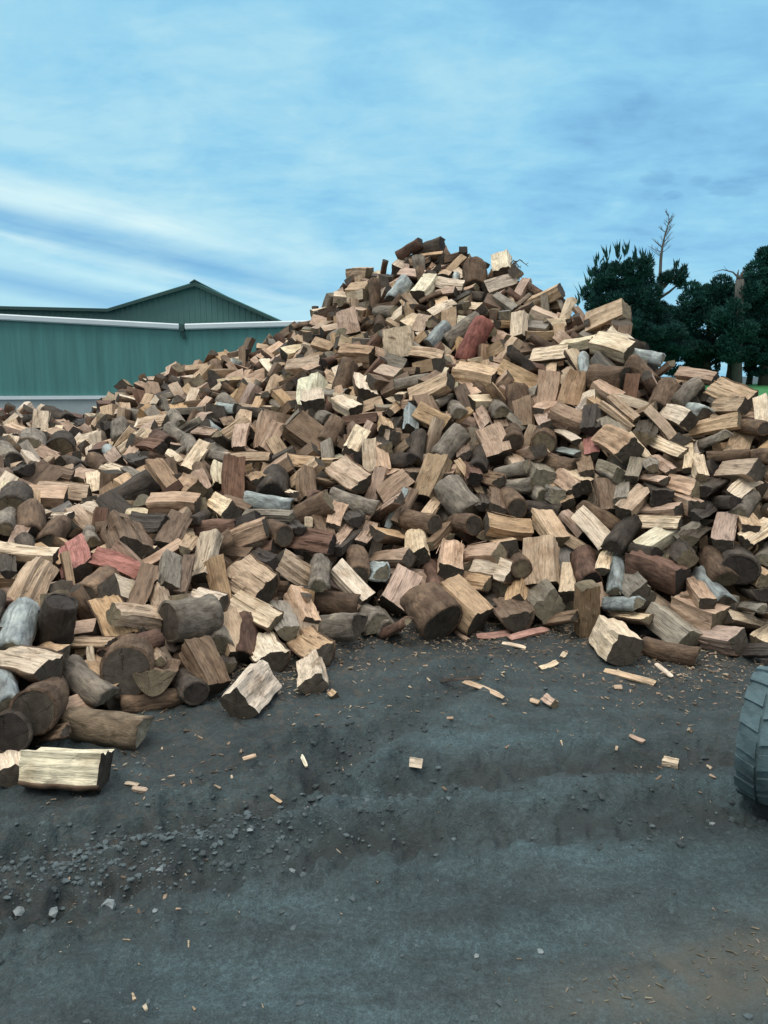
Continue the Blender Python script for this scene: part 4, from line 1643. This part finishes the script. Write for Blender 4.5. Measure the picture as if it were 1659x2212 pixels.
def place(e, r):
    (x0, y0), (x1, y1) = e['p0'], e['p1']
    cx, cy = (x0 + x1) / 2, (y0 + y1) / 2
    u = np.array([x1 - x0, -(y1 - y0)])
    lpx = np.linalg.norm(u)
    u /= lpx
    hit, on = pile_hit(cx, cy)
    e['ground'] = e['G'] or not on
    if e['G'] or e['kind'] == 's' and not on:
        d0 = gpt(cx, cy, 0.06)
        z = proj(d0)[2]
        wr = min(max(e['w'] * z / F, .012), .27)
        zc = wr * (.36 if e['kind'] in 'hkqs' else .45)
        gz = ground_z(d0[0], d0[1])
        a0, a1 = gpt(x0, y0, zc + gz), gpt(x1, y1, zc + gz)
        c = gpt(cx, cy, zc + gz)
        a = a1 - a0
        ln = np.linalg.norm(a)
        big = e['kind'] != 's' and e['w'] > 12
        if big:
            ln = min(ln, .44 if lpx > 1.5 * e['w'] else .36)
        if big and ln < .22:
            ln = .26
        a /= np.linalg.norm(a)
        e.update(c=c, a=a, L=ln, wr=wr)
    else:
        z = proj(hit)[2]
        wr = min(max(e['w'] * z / F, .035), .29)
        lp = lpx * z / F
        if e['kind'] == 's':
            ln, phi = lp, .15
        elif lp >= .30:
            phi = math.radians(14 + 12 * r.random())
            ln = min(lp / math.cos(phi), .48)
        else:
            ln = max(.27 + .08 * r.random(), lp)
            phi = min(math.acos(lp / ln), math.radians(76 if e['w'] > .85 * lpx else 62))
        view = (hit - CAM) / np.linalg.norm(hit - CAM)
        im = RGT * u[0] + UPV * u[1]
        im = im - view * (im @ view)
        im /= np.linalg.norm(im)
        a = math.cos(phi) * im - math.sin(phi) * view
        e.update(c=hit.copy(), a=a, L=ln, wr=wr)
    c = e['c']
    toc = CAM - c
    e['ray'] = -toc / np.linalg.norm(toc)
    toc = toc / np.linalg.norm(toc)
    nn = .62 * toc + np.array([0, 0, .55]) + r.normal(size=3) * .12
    R = frame(e['a'], nn)
    roll = e['roll']
    if roll == 0 and e['kind'] == 'k':
        roll = r.choice([-1, 1]) * (8 + 22 * r.random())
    ro = math.radians(roll)
    Rx = np.array([[1, 0, 0], [0, math.cos(ro), -math.sin(ro)], [0, math.sin(ro), math.cos(ro)]])
    e['R'] = R @ Rx
    return e


r0 = np.random.default_rng(21)
PIECES = [place(e, r0) for e in parse(DATA)]
STK = [place(dict(e, G=True), r0) for e in parse(STICKS)]
NA = len(PIECES)


def fill_layer(n_try, gap, sink, r, start):
    """pieces packed over the whole mound, one layer"""
    pts = [list(p) for p in start]
    out = []
    cell = {}
    g = gap

    def key(p):
        return (int(p[0] // g), int(p[1] // g), int(p[2] // g))
    for p in pts:
        cell.setdefault(key(p), []).append(p)
    az = r.uniform(-.66, .66, n_try)
    dd = np.sqrt(r.uniform(2.3 ** 2, 12.2 ** 2, n_try))
    X, Y = dd * np.sin(az), dd * np.cos(az)
    H = pile_h(X, Y)
    for x, y, h in zip(X, Y, H):
        if h < .06:
            continue
        n = pile_n(x, y)
        p = np.array([x, y, h]) - n * sink
        k = key(p)
        ok = True
        for i in (-1, 0, 1):
            for j in (-1, 0, 1):
                for l in (-1, 0, 1):
                    for q in cell.get((k[0] + i, k[1] + j, k[2] + l), ()):
                        if (q[0] - p[0]) ** 2 + (q[1] - p[1]) ** 2 + (q[2] - p[2]) ** 2 < g * g:
                            ok = False
                            break
                    if not ok:
                        break
                if not ok:
                    break
            if not ok:
                break
        qx, qy, _ = proj(p)
        if ((qx / DS - 345) / 48) ** 2 + ((qy / DS - 1298) / 44) ** 2 < 1:
            ok = False                      # the dark hollow near the shed side
        if not ok:
            continue
        cell.setdefault(k, []).append(p)
        out.append((p, n))
    return out


FILLP = []
rf = np.random.default_rng(5)
axis_pts = []
for e in PIECES:
    for s in (-.3, 0, .3):
        axis_pts.append(e['c'] + e['a'] * e['L'] * s)
layers = [(fill_layer(46000, .136, .06, rf, axis_pts), 1), (fill_layer(24000, .155, .16, rf, []), 2), (fill_layer(10000, .21, .29, rf, []), 3)]
KINDP = ['k', 'h', 'q', 'b', 'r']
for pts, lay in layers:
    for p, n in pts:
        kd = rf.choice(KINDP, p=[.42, .22, .24, .10, .02])
        if kd in 'br':
            cl = rf.choice(list('bdgcst'), p=[.38, .26, .2, .07, .05, .04])
        else:
            cl = rf.choice(list('ptokbRgdc'), p=[.17, .25, .06, .23, .142, .006, .064, .043, .035])
        wr = float(np.clip(rf.normal(.122, .03), .06, .19))
        ln = float(np.clip(rf.normal(.275, .035), .19, .36))
        t = rf.normal(size=3)
        t -= n * (t @ n)
        t /= np.linalg.norm(t)
        dn = np.array([n[0], n[1], 0]) - n * (n[0] ** 2 + n[1] ** 2)
        a = t + dn * (.9 * rf.random()) + n * (.42 + .42 * rf.normal())
        a /= np.linalg.norm(a)
        R = frame(a, n * .7 + np.array([0, 0, .5]) + rf.normal(size=3) * .34)
        FILLP.append(dict(c=p, a=a, L=ln, wr=wr, kind=str(kd), col=str(cl), R=R, lay=lay))
print('pieces', NA, 'fill', [len(p) for p, _ in layers])


def relax(iters):
    allp = PIECES + FILLP
    n = len(allp)
    Cn = np.array([p['c'] for p in allp])
    Ax = np.array([p['a'] for p in allp])
    Ln = np.array([p['L'] for p in allp])
    Rd = np.array([min(p['wr'], .2) * (.40 if p['kind'] in 'hqks' else .44) for p in allp])
    start = Cn.copy()
    fixed = np.zeros(n, bool)
    fixed[:NA] = True
    rays = np.zeros((n, 3))
    for i in range(NA):
        rays[i] = PIECES[i]['ray']
    offs = np.array([-.36, -.12, .12, .36])
    own = np.repeat(np.arange(n), 4)
    for it in range(iters):
        S = (Cn[:, None, :] + Ax[:, None, :] * (Ln[:, None] * offs)[:, :, None]).reshape(-1, 3)
        kd = kdtree.KDTree(len(S))
        for i, s in enumerate(S):
            kd.insert(s, i)
        kd.balance()
        D = np.zeros((n, 3))
        W = np.zeros(n)
        T = np.zeros((n, 3))
        for i in range(len(S)):
            oi = own[i]
            for co, j, dist in kd.find_range(S[i], Rd[oi] + .09):
                oj = own[j]
                if oj <= oi:
                    continue
                pen = Rd[oi] + Rd[oj] - dist
                if pen <= 0:
                    continue
                v = (S[i] - S[j]) / (dist + 1e-6)
                fi = .5
                if fixed[oi] != fixed[oj]:
                    fi = .25 if fixed[oi] else .75
                di = v * pen * fi
                dj = -v * pen * (1 - fi)
                D[oi] += di
                D[oj] += dj
                W[oi] += 1
                W[oj] += 1
        D /= np.maximum(W, 1)[:, None]
        D *= 1.1
        # pieces seen in the photo slide along their line of sight only
        k = (D[:NA] * rays[:NA]).sum(1)[:, None]
        D[:NA] = rays[:NA] * k + D[:NA] * .12
        Cn += D
        off = Cn - start
        m = np.linalg.norm(off, axis=1)
        lim = np.where(fixed, .22, .16)
        sc = np.minimum(1, lim / np.maximum(m, 1e-6))
        Cn = start + off * sc[:, None]
    for p, c in zip(allp, Cn):
        p['c'] = c


relax(9)


def settle(p):
    """keep pieces out of the dirt, and the ground ones on it"""
    V, Fc, ty, info = p['mesh']
    for _ in range(3):
        wv = V @ p['R'].T + p['c']
        gap = wv[:, 2] - ground_h(wv[:, 0], wv[:, 1])
        dz = (gap.min() + .012) if p['kind'] != 's' else (np.percentile(gap, 22) - .001)
        if dz < 0 or p.get('ground'):
            if 'ray' in p and abs(p['ray'][2]) > .15:
                p['c'] = p['c'] - p['ray'] * (dz / p['ray'][2])
            else:
                p['c'] = p['c'] - np.array([0, 0, dz])


rm = np.random.default_rng(33)
for p in PIECES + STK:
    p['mesh'] = log_mesh(p['kind'], p['wr'], p['L'], rm, False)
for p in FILLP:
    p['mesh'] = log_mesh(p['kind'], p['wr'], p['L'], rm, True)
for p in PIECES + STK + FILLP:
    if p['c'][2] < .35:
        settle(p)
    x, y, z = proj(p['c'])
    p['px'], p['py'], p['area'] = x, y, p['L'] * p['wr'] * (F / z) ** 2


def tints(p, r):
    j = 1 + r.normal() * .13
    wm = r.normal() * .05
    hue = np.array([1 + wm * .4, 1.0, 1 - wm])
    s = np.array(SPLIT[p['col']]) * j * hue
    b = np.array(BARKC[p['col']]) * (1 + r.normal() * .15)
    e = end_col(p['col'], r)
    return np.clip(np.array([s, b, e]), .012, .75)


# ------------------------------------------------------------------ labels for single pieces
def nouns(p):
    return KNAME[p['kind']]


def pose(p):
    (x0, y0), (x1, y1) = p['p0'], p['p1']
    dx, dy = x1 - x0, y1 - y0
    lp = math.hypot(dx, dy)
    if p['L'] > 1.7 * lp * proj(p['c'])[2] / F:
        return 'end-on'
    an = math.degrees(math.atan2(-dy, dx)) % 180
    if an < 18 or an > 162:
        return 'lying level'
    if 68 < an < 112:
        return 'upright'
    if an < 68:
        return 'tilted up toward the trees'
    return 'tilted up toward the shed'


LM = [p for p in PIECES if p['ref']]


def where(p, q):
    dx, dy = p['px'] - q['px'], p['py'] - q['py']
    if abs(dx) > 2.2 * abs(dy):
        return 'on the tree side of' if dx > 0 else 'on the shed side of'
    if abs(dy) > 2.2 * abs(dx):
        return 'below' if dy > 0 else 'above'
    return ('below' if dy > 0 else 'above') + ' and ' + ('treeward of' if dx > 0 else 'shedward of')


def make_labels(ps):
    used = set(p['label'] for p in ps if p['label'])
    for p in sorted([p for p in ps if not p['label']], key=lambda q: -q['area']):
        near = sorted(LM, key=lambda q: (q['px'] - p['px']) ** 2 + (q['py'] - p['py']) ** 2)
        asp = p['L'] / p['wr']
        size = 'slim ' if asp > 2.9 else ('stout ' if asp < 1.7 else '')
        base = f"{CNAME[p['col']]} {nouns(p)} {pose(p)}"
        done = None
        cands = []
        for q in near[:6]:
            cands.append(f"{base} {where(p, q)} {q['ref']}")
            cands.append(f"{size}{base} {where(p, q)} {q['ref']}")
        for c in cands:
            if c not in used and len(c.split()) <= 16:
                done = c
                break
        if not done:
            print('fallback label', p['kind'], p['col'], near[0]['ref'], near[1]['ref'])
        p['label'] = done or f"{size}{CNAME[p['col']]} {nouns(p)} between {near[0]['ref']} and {near[1]['ref']}"
        used.add(p['label'])


def build_piece(p, name, cat, group, r):
    V, Fc, ty, info = p['mesh']
    tn = tints(p, r)
    off = np.array([r.random() * 60, 0, 0])
    toc = -p['ray']
    ends = np.array([0 if t != 2 else (1 if V[list(f)].mean(0)[0] > 0 else -1) for f, t in zip(Fc, ty)])
    shown = [sg for sg in (-1, 1) if p['kind'] != 's' and sg * (p['R'][:, 0] @ toc) > .06]
    keep = [i for i in range(len(Fc)) if ends[i] == 0 or ends[i] not in shown]

    def part(nm, idx, parent):
        used = sorted({v for i in idx for v in Fc[i]})
        mp = {v: k for k, v in enumerate(used)}
        t = ty[idx]
        return mesh_obj(nm, V[used], [tuple(mp[v] for v in Fc[i]) for i in idx], WOOD, parent, midx=t, smooth=(t == 1),
                        attrs={'tint': ('FLOAT_COLOR', 'FACE', np.hstack([tn[t], np.ones((len(t), 1))])), 'lp': ('FLOAT_VECTOR', 'POINT', V[used] + off)})
    o = part(name, keep, None)
    M = Matrix([list(p['R'][i]) + [p['c'][i]] for i in range(3)] + [[0, 0, 0, 1]])
    o.matrix_world = M
    tag(o, p['label'], cat, group)
    for sg in shown:
        part('sawn_end', [i for i in range(len(Fc)) if ends[i] == sg], o)
    if p['kind'] != 's':
        bs = bark_shell(info, p['wr'], r)
        if bs is not None:
            T, nr = info[1], info[2]
            nb = np.array([[0, nr[q][0], nr[q][1]] for q in range(len(T)) if T[q] == 1]) @ p['R'].T
            if (nb @ toc).max() > .12:
                Vb, Fb = bs
                mesh_obj('bark', Vb, Fb, M_BARK, o, smooth=True,
                         attrs={'tint': ('FLOAT_COLOR', 'FACE', np.tile(np.append(tn[1], 1), (len(Fb), 1))), 'lp': ('FLOAT_VECTOR', 'POINT', Vb + off)})
    return o


rb = np.random.default_rng(44)
order = sorted(PIECES, key=lambda p: -(p['area'] + (1e6 if p['ref'] or p['label'] else 0)))
single, rest = order[:298], order[298:]
make_labels(single)
for p in single:
    build_piece(p, 'firewood_log', 'log', 'split logs in the woodpile', rb)
for p in STK:
    build_piece(p, 'wood_scrap', 'wood scrap', 'wood scraps lying on the mud', rb)


def build_heap(ps):
    Vs, Fs, Ts, At, Lp = [], [], [], [], []
    b = 0
    for p in ps:
        V, Fc, ty, _ = p['mesh']
        Vs.append(V @ p['R'].T + p['c'])
        Lp.append(V + np.array([rb.random() * 60, 0, 0]))
        Fs += [tuple(i + b for i in f) for f in Fc]
        tn = tints(p, rb)
        if p.get('lay', 1) > 1:
            pass
        At.append(tn[ty])
        Ts.append(ty)
        b += len(V)
    V = np.vstack(Vs)
    ty = np.concatenate(Ts)
    At = np.vstack(At)
    o = mesh_obj('firewood_heap', V, Fs, WOOD, midx=ty, smooth=(ty == 1),
                 attrs={'tint': ('FLOAT_COLOR', 'FACE', np.hstack([At, np.ones((len(At), 1))])), 'lp': ('FLOAT_VECTOR', 'POINT', np.vstack(Lp))})
    tag(o, 'great heap of mixed split firewood rising to a peak behind the nearer logs', 'woodpile', None, 'stuff')


build_heap(rest + FILLP)


def build_core():
    """dark core sheet added under the logs so the gaps read as black depth"""
    az = np.linspace(-.8, .8, 120)
    dd = np.linspace(2.2, 13.5, 110)
    A, D = np.meshgrid(az, dd, indexing='ij')
    X, Y = D * np.sin(A), D * np.cos(A)
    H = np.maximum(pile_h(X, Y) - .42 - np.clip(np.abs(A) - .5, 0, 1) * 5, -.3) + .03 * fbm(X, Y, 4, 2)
    na = len(dd)
    i, j = np.meshgrid(np.arange(len(az) - 1), np.arange(na - 1), indexing='ij')
    a = (i * na + j).ravel()
    Fq = np.stack([a, a + 1, a + na + 1, a + na], -1)
    m = simple_mat('dark_pile_core', (.03, .025, .02), .95, 8, .4, .1)  # near-black filler, added to block sight lines between the logs
    o = mesh_obj('dark_pile_core', np.stack([X, Y, H], -1).reshape(-1, 3), Fq, m, smooth=True)
    tag(o, 'dark filler core added inside the woodpile behind the gaps between logs', 'filler', None, 'stuff')


build_core()


# ------------------------------------------------------------------ litter, gravel, stones
def scatter_stones(pos, size, r):
    ico_v = np.array([(0, 0, 1), (.9, 0, .4), (.28, .85, .4), (-.72, .53, .4), (-.72, -.53, .4), (.28, -.85, .4), (.72, .53, -.4), (-.28, .85, -.4), (-.9, 0, -.4), (-.28, -.85, -.4), (.72, -.53, -.4), (0, 0, -1)])
    ico_f = np.array([(0, 1, 2), (0, 2, 3), (0, 3, 4), (0, 4, 5), (0, 5, 1), (1, 6, 2), (2, 7, 3), (3, 8, 4), (4, 9, 5), (5, 10, 1), (6, 7, 2), (7, 8, 3), (8, 9, 4), (9, 10, 5), (10, 6, 1), (11, 7, 6), (11, 8, 7), (11, 9, 8), (11, 10, 9), (11, 6, 10)])
    V, Fc = [], []
    for k, (p, s) in enumerate(zip(pos, size)):
        q = ico_v * (1 + r.normal(size=(12, 1)) * .2) * s * np.array([1 + .5 * r.random(), 1, .5 + .35 * r.random()])
        t = r.random() * 6.28
        Rz = np.array([[math.cos(t), -math.sin(t), 0], [math.sin(t), math.cos(t), 0], [0, 0, 1]])
        V.append(q @ Rz.T + p)
        Fc.append(ico_f + 12 * k)
    return np.vstack(V), np.vstack(Fc)


def build_litter():
    r = np.random.default_rng(8)
    # gravel: dense in the churned band on the shed side, sparse elsewhere
    pts, sz = [], []
    while len(pts) < 1900:
        if r.random() < .86:
            x, y = r.normal(250, 330), None
            line = np.interp(x, [-200, 0, 300, 600, 900], [1925, 1890, 1850, 1800, 1750])
            y = line + r.normal() * 42
        else:
            x, y = r.uniform(-100, 1750), 1400 + 820 * r.random() ** 1.4
        p = gpt(x * DS, y * DS)
        if p[1] > 7 or foot_gap(p[0], p[1]) < .05:
            continue
        s = .003 + .009 * r.random() ** 3.5
        p[2] = ground_z(p[0], p[1]) + s * .15
        pts.append(p)
        sz.append(s)
    V, Fc = scatter_stones(pts, sz, r)
    m = simple_mat('crushed_stone', (.075, .100, .110), .8, 14, .55, .3)
    o = mesh_obj('gravel', V, Fc, m)
    tag(o, 'grey gravel crumbs pressed into the mud along the ruts', None, None, 'stuff')
    # clods thrown up along the ruts
    pts, sz = [], []
    allp = TRACKS[0] + TRACKS[1]
    while len(pts) < 1100:
        if r.random() < .75:
            tr = TRACKS[r.choice(3)]
            k = r.integers(len(tr) - 1)
            f = r.random()
            x = tr[k][0] * (1 - f) + tr[k + 1][0] * f + r.normal() * .14
            y = tr[k][1] * (1 - f) + tr[k + 1][1] * f + r.normal() * .14
        else:
            x, y = r.uniform(-1.5, 2.6), r.uniform(2.4, 4.6)
        if foot_gap(np.array([x]), np.array([y]))[0] < .05 or fbm(np.array([x]), np.array([y]), 1.7, 2)[0] < r.normal() * .2 - .05:
            continue
        s = .003 + .013 * r.random() ** 3
        pts.append(np.array([x, y, ground_z(x, y) - s * .1]))
        sz.append(s)
    V, Fc = scatter_stones(pts, sz, r)
    m = simple_mat('mud_clod', (.046, .060, .064), .85, 20, .4, .25, 50, .5)
    o = mesh_obj('mud_clods', V, Fc, m)
    tag(o, 'dark crumbled mud clods strewn along the tyre ruts', None, None, 'stuff')
    # wood crumbs, splinters and bark flakes in front of the pile
    V, Fc, tn, b = [], [], [], 0
    cols = [(.42, .35, .26), (.36, .27, .20), (.19, .145, .11), (.42, .37, .29), (.08, .065, .05)]
    cnt = 0
    while cnt < 9000:
        if r.random() < .8:
            az = r.uniform(-.22, .50)
            fd = float(sm_interp(az, _fa, _fd))
            d = fd - abs(r.normal()) * (.14 if r.random() < .35 else .55) + .1
        else:
            az = r.uniform(-.45, .5)
            fd = float(sm_interp(az, _fa, _fd))
            d = fd - abs(r.normal()) * .9 + .1
        if d < 1.6:
            continue
        x, y = d * math.sin(az), d * math.cos(az)
        if fbm(np.array([x]), np.array([y]), 2.4, 2)[0] < r.normal() * .22 - .12:
            continue
        ln = .004 + .028 * r.random() ** 3.6
        wd = ln * (.12 + .4 * r.random())
        th = wd * .4
        R = frame(np.array([r.normal(), r.normal(), r.normal() * .18]), np.array([r.normal() * .3, r.normal() * .3, 1]))
        P = np.array([[i, j, k] for i in (-.5, .5) for j in (-.5, .5) for k in (-.5, .5)]) * np.array([ln, wd, th])
        P[4:, 1] *= .3 + .6 * r.random()
        P = P @ R.T + np.array([x, y, ground_z(x, y) + th * .5 + .002])
        V.append(P)
        for f in [(0, 1, 3, 2), (4, 6, 7, 5), (0, 4, 5, 1), (2, 3, 7, 6), (0, 2, 6, 4), (1, 5, 7, 3)]:
            Fc.append(tuple(i + b for i in f))
        c = np.array(cols[r.choice(5, p=[.3, .25, .2, .12, .13])]) * (.7 + .4 * r.random())
        tn += [np.append(c, 1)] * 6
        b += 8
        cnt += 1
    # straw and pale crumbs on the brown patch near the eye
    for _ in range(260):
        x, y = r.normal() * .34, r.normal() * .10
        p = gpt(1560 * DS, 2090 * DS)
        x, y = p[0] + x, p[1] + y + .28 * x
        ln = .004 + .020 * r.random() ** 2
        wd = .0015 + ln * .16 * r.random()
        R = frame(np.array([r.normal(), r.normal(), r.normal() * .1]), np.array([0, 0, 1.0]))
        P = np.array([[i, j, k] for i in (-.5, .5) for j in (-.5, .5) for k in (-.5, .5)]) * np.array([ln, wd, wd * .6])
        P = P @ R.T + np.array([x, y, ground_z(x, y) + wd * .4 + .001])
        V.append(P)
        for f in [(0, 1, 3, 2), (4, 6, 7, 5), (0, 4, 5, 1), (2, 3, 7, 6), (0, 2, 6, 4), (1, 5, 7, 3)]:
            Fc.append(tuple(i + b for i in f))
        c = np.array([(.22, .20, .15), (.19, .18, .135), (.25, .21, .18)][r.choice(3)]) * (.6 + .4 * r.random())
        tn += [np.append(c, 1)] * 6
        b += 8
    V = np.vstack(V)
    o = mesh_obj('wood_litter', V, Fc, M_SPLIT, attrs={'tint': ('FLOAT_COLOR', 'FACE', np.array(tn)), 'lp': ('FLOAT_VECTOR', 'POINT', V)})
    tag(o, 'splinters and sawdust crumbs trodden into the mud before the pile', None, None, 'stuff')
    # single stones one can pick out
    sm = simple_mat('pale_stone', (.20, .235, .245), .8, 25, .35, .3, 60, .4)
    for (x, y, s, lab) in [(40, 1952, .024, 'pale stone at the frame edge, biggest in the gravel'), (112, 1950, .020, 'grey stone in the gravel beside the biggest pale one'), (237, 1968, .020, 'whitish stone alone just below the gravel band'),
                           (160, 1951, .012, 'small pale stone between the gravel stones'), (335, 1985, .009, 'little flat stone on the smooth mud below the gravel'), (630, 1888, .009, 'small light stone at the far end of the gravel band'),
                           (540, 1815, .011, 'pale stone in the rut below the lone wedge'), (345, 1885, .012, 'grey stone standing in the middle of the gravel band'), (1030, 2058, .008, 'small white pebble on the bare mud'),
                           (1168, 2045, .009, 'tiny white pebble beside the dark tuft'), (1540, 1760, .009, 'pebble on smooth mud near the tyre')]:
        p = gpt(x * DS, y * DS)
        p[2] = ground_z(p[0], p[1]) + s * .25
        V, Fc = scatter_stones([np.zeros(3)], [s], r)
        o = mesh_obj('stone', V, Fc, sm, loc=p)
        tag(o, lab, 'stone', 'stones in the mud')


build_litter()


# ------------------------------------------------------------------ twig on the crest, tyre
def build_twig():
    r = np.random.default_rng(4)
    b = at(1100 * DS, 585 * DS, 9.0)
    m = simple_mat('dry_twig', (.07, .055, .045), .9, 10, .3, .1)
    mb = MB()
    s = 9.0 / F * DS
    for i in range(9):
        a = np.array([r.normal() * 4 * s, r.normal() * .03, r.normal() * 4 * s])
        e = a + np.array([(14 + 26 * r.random()) * s, r.normal() * .1, (6 - 26 * r.random()) * s])
        mid = (a + e) / 2 + np.array([0, 0, (8 + 8 * r.random()) * s])
        mb.tube([a, mid, e], [.008, .006, .003], 5)
        for _ in range(2):
            q = mid + (e - mid) * r.random()
            mb.tube([q, q + np.array([6 * s * r.random(), 0, (r.random() - .5) * 20 * s])], [.004, .002], 4)
    o = mb.build('dry_twig', m, loc=b)
    tag(o, 'wispy dry twig hanging off the crest of the woodpile against the sky', 'twig')


build_twig()


def build_tyre():
    rub = simple_mat('dusty_tyre_rubber', (.075, .120, .135), .85, 9, .5, .25, 30, .4)
    dk = simple_mat('tyre_groove', (.030, .040, .044), .9, 8, .3, .2)
    teal = simple_mat('dark_teal_rim', (.012, .045, .05), .5, 5, .2, .4)
    R, Wd = .262, .23
    g = gpt(1676 * DS, 1722 * DS)
    c = np.array([g[0], g[1], R - .01])
    ax = np.array([.80, -.60, 0.0])
    ax /= np.linalg.norm(ax)
    root = empty('vehicle_wheel', c, label='dusty blue-grey treaded vehicle wheel standing at the edge of the view', cat='wheel')
    fw = np.array([-ax[1], ax[0], 0])
    up = np.array([0, 0, 1.0])

    def revolve(prof, n=72, mod=None):
        V, Fc = [], []
        m = len(prof)
        for i in range(n):
            q = 2 * math.pi * i / n
            for k, (a, rr) in enumerate(prof):
                V.append(ax * a + (fw * math.cos(q) + up * math.sin(q)) * rr)
        for i in range(n):
            for k in range(m - 1):
                i2 = (i + 1) % n
                Fc.append((i * m + k, i2 * m + k, i2 * m + k + 1, i * m + k + 1))
        return V, Fc
    h = Wd / 2
    prof = [(-h * .80, R * .60), (-h * .98, R * .70), (-h * 1.0, R * .82), (-h * .92, R * .92), (-h * .72, R * .945), (-h * .3, R * .95), (h * .3, R * .95), (h * .72, R * .945), (h * .92, R * .92), (h * 1.0, R * .82), (h * .98, R * .70), (h * .80, R * .60)]
    V, Fc = revolve(prof)
    ty = mesh_obj('tyre', V, Fc, rub, root, smooth=True)
    mb = MB()
    n = 17
    for i in range(n):
        q = 2 * math.pi * i / n
        for (a0, a1, dq, sk) in ((-h * .98, -h * .38, 0, .05), (-h * .30, h * .30, .5, -.04), (h * .38, h * .98, 0, .05)):
            q0 = q + dq * 2 * math.pi / n
            P = []
            for rr in (.93, 1.0):
                for a, s_ in ((a0, -sk), (a1, sk)):
                    for dd in (-.115, .115):
                        rad = R * (rr - (.045 if abs(a) > h * .9 else 0))
                        qq = q0 + dd + s_
                        P.append(ax * a + (fw * math.cos(qq) + up * math.sin(qq)) * rad)
            mb.add(P, [(0, 1, 3, 2), (4, 6, 7, 5), (0, 4, 5, 1), (2, 3, 7, 6), (0, 2, 6, 4), (1, 5, 7, 3)])
    mb.build('tread', rub, ty)
    prof = [(h * .82, R * .60), (h * .80, R * .56), (h * .35, R * .52), (h * .30, R * .30), (h * .45, R * .18), (h * .5, R * .001)]
    V, Fc = revolve(prof, 40)
    rim = mesh_obj('rim', V, Fc, teal, root, smooth=True)
    prof = [(-h * .82, R * .60), (-h * .80, R * .56), (-h * .2, R * .52), (-h * .1, R * .001)]
    V, Fc = revolve(prof, 40)
    mesh_obj('inner_rim', V, Fc, teal, root, smooth=True)
    mb = MB()
    for i in range(5):
        q = 2 * math.pi * i / 5
        p = (fw * math.cos(q) + up * math.sin(q)) * R * .22 + ax * h * .44
        mb.tube([p, p + ax * .03], .012, 6)
    mb.build('wheel_nuts', dk, rim)


build_tyre()
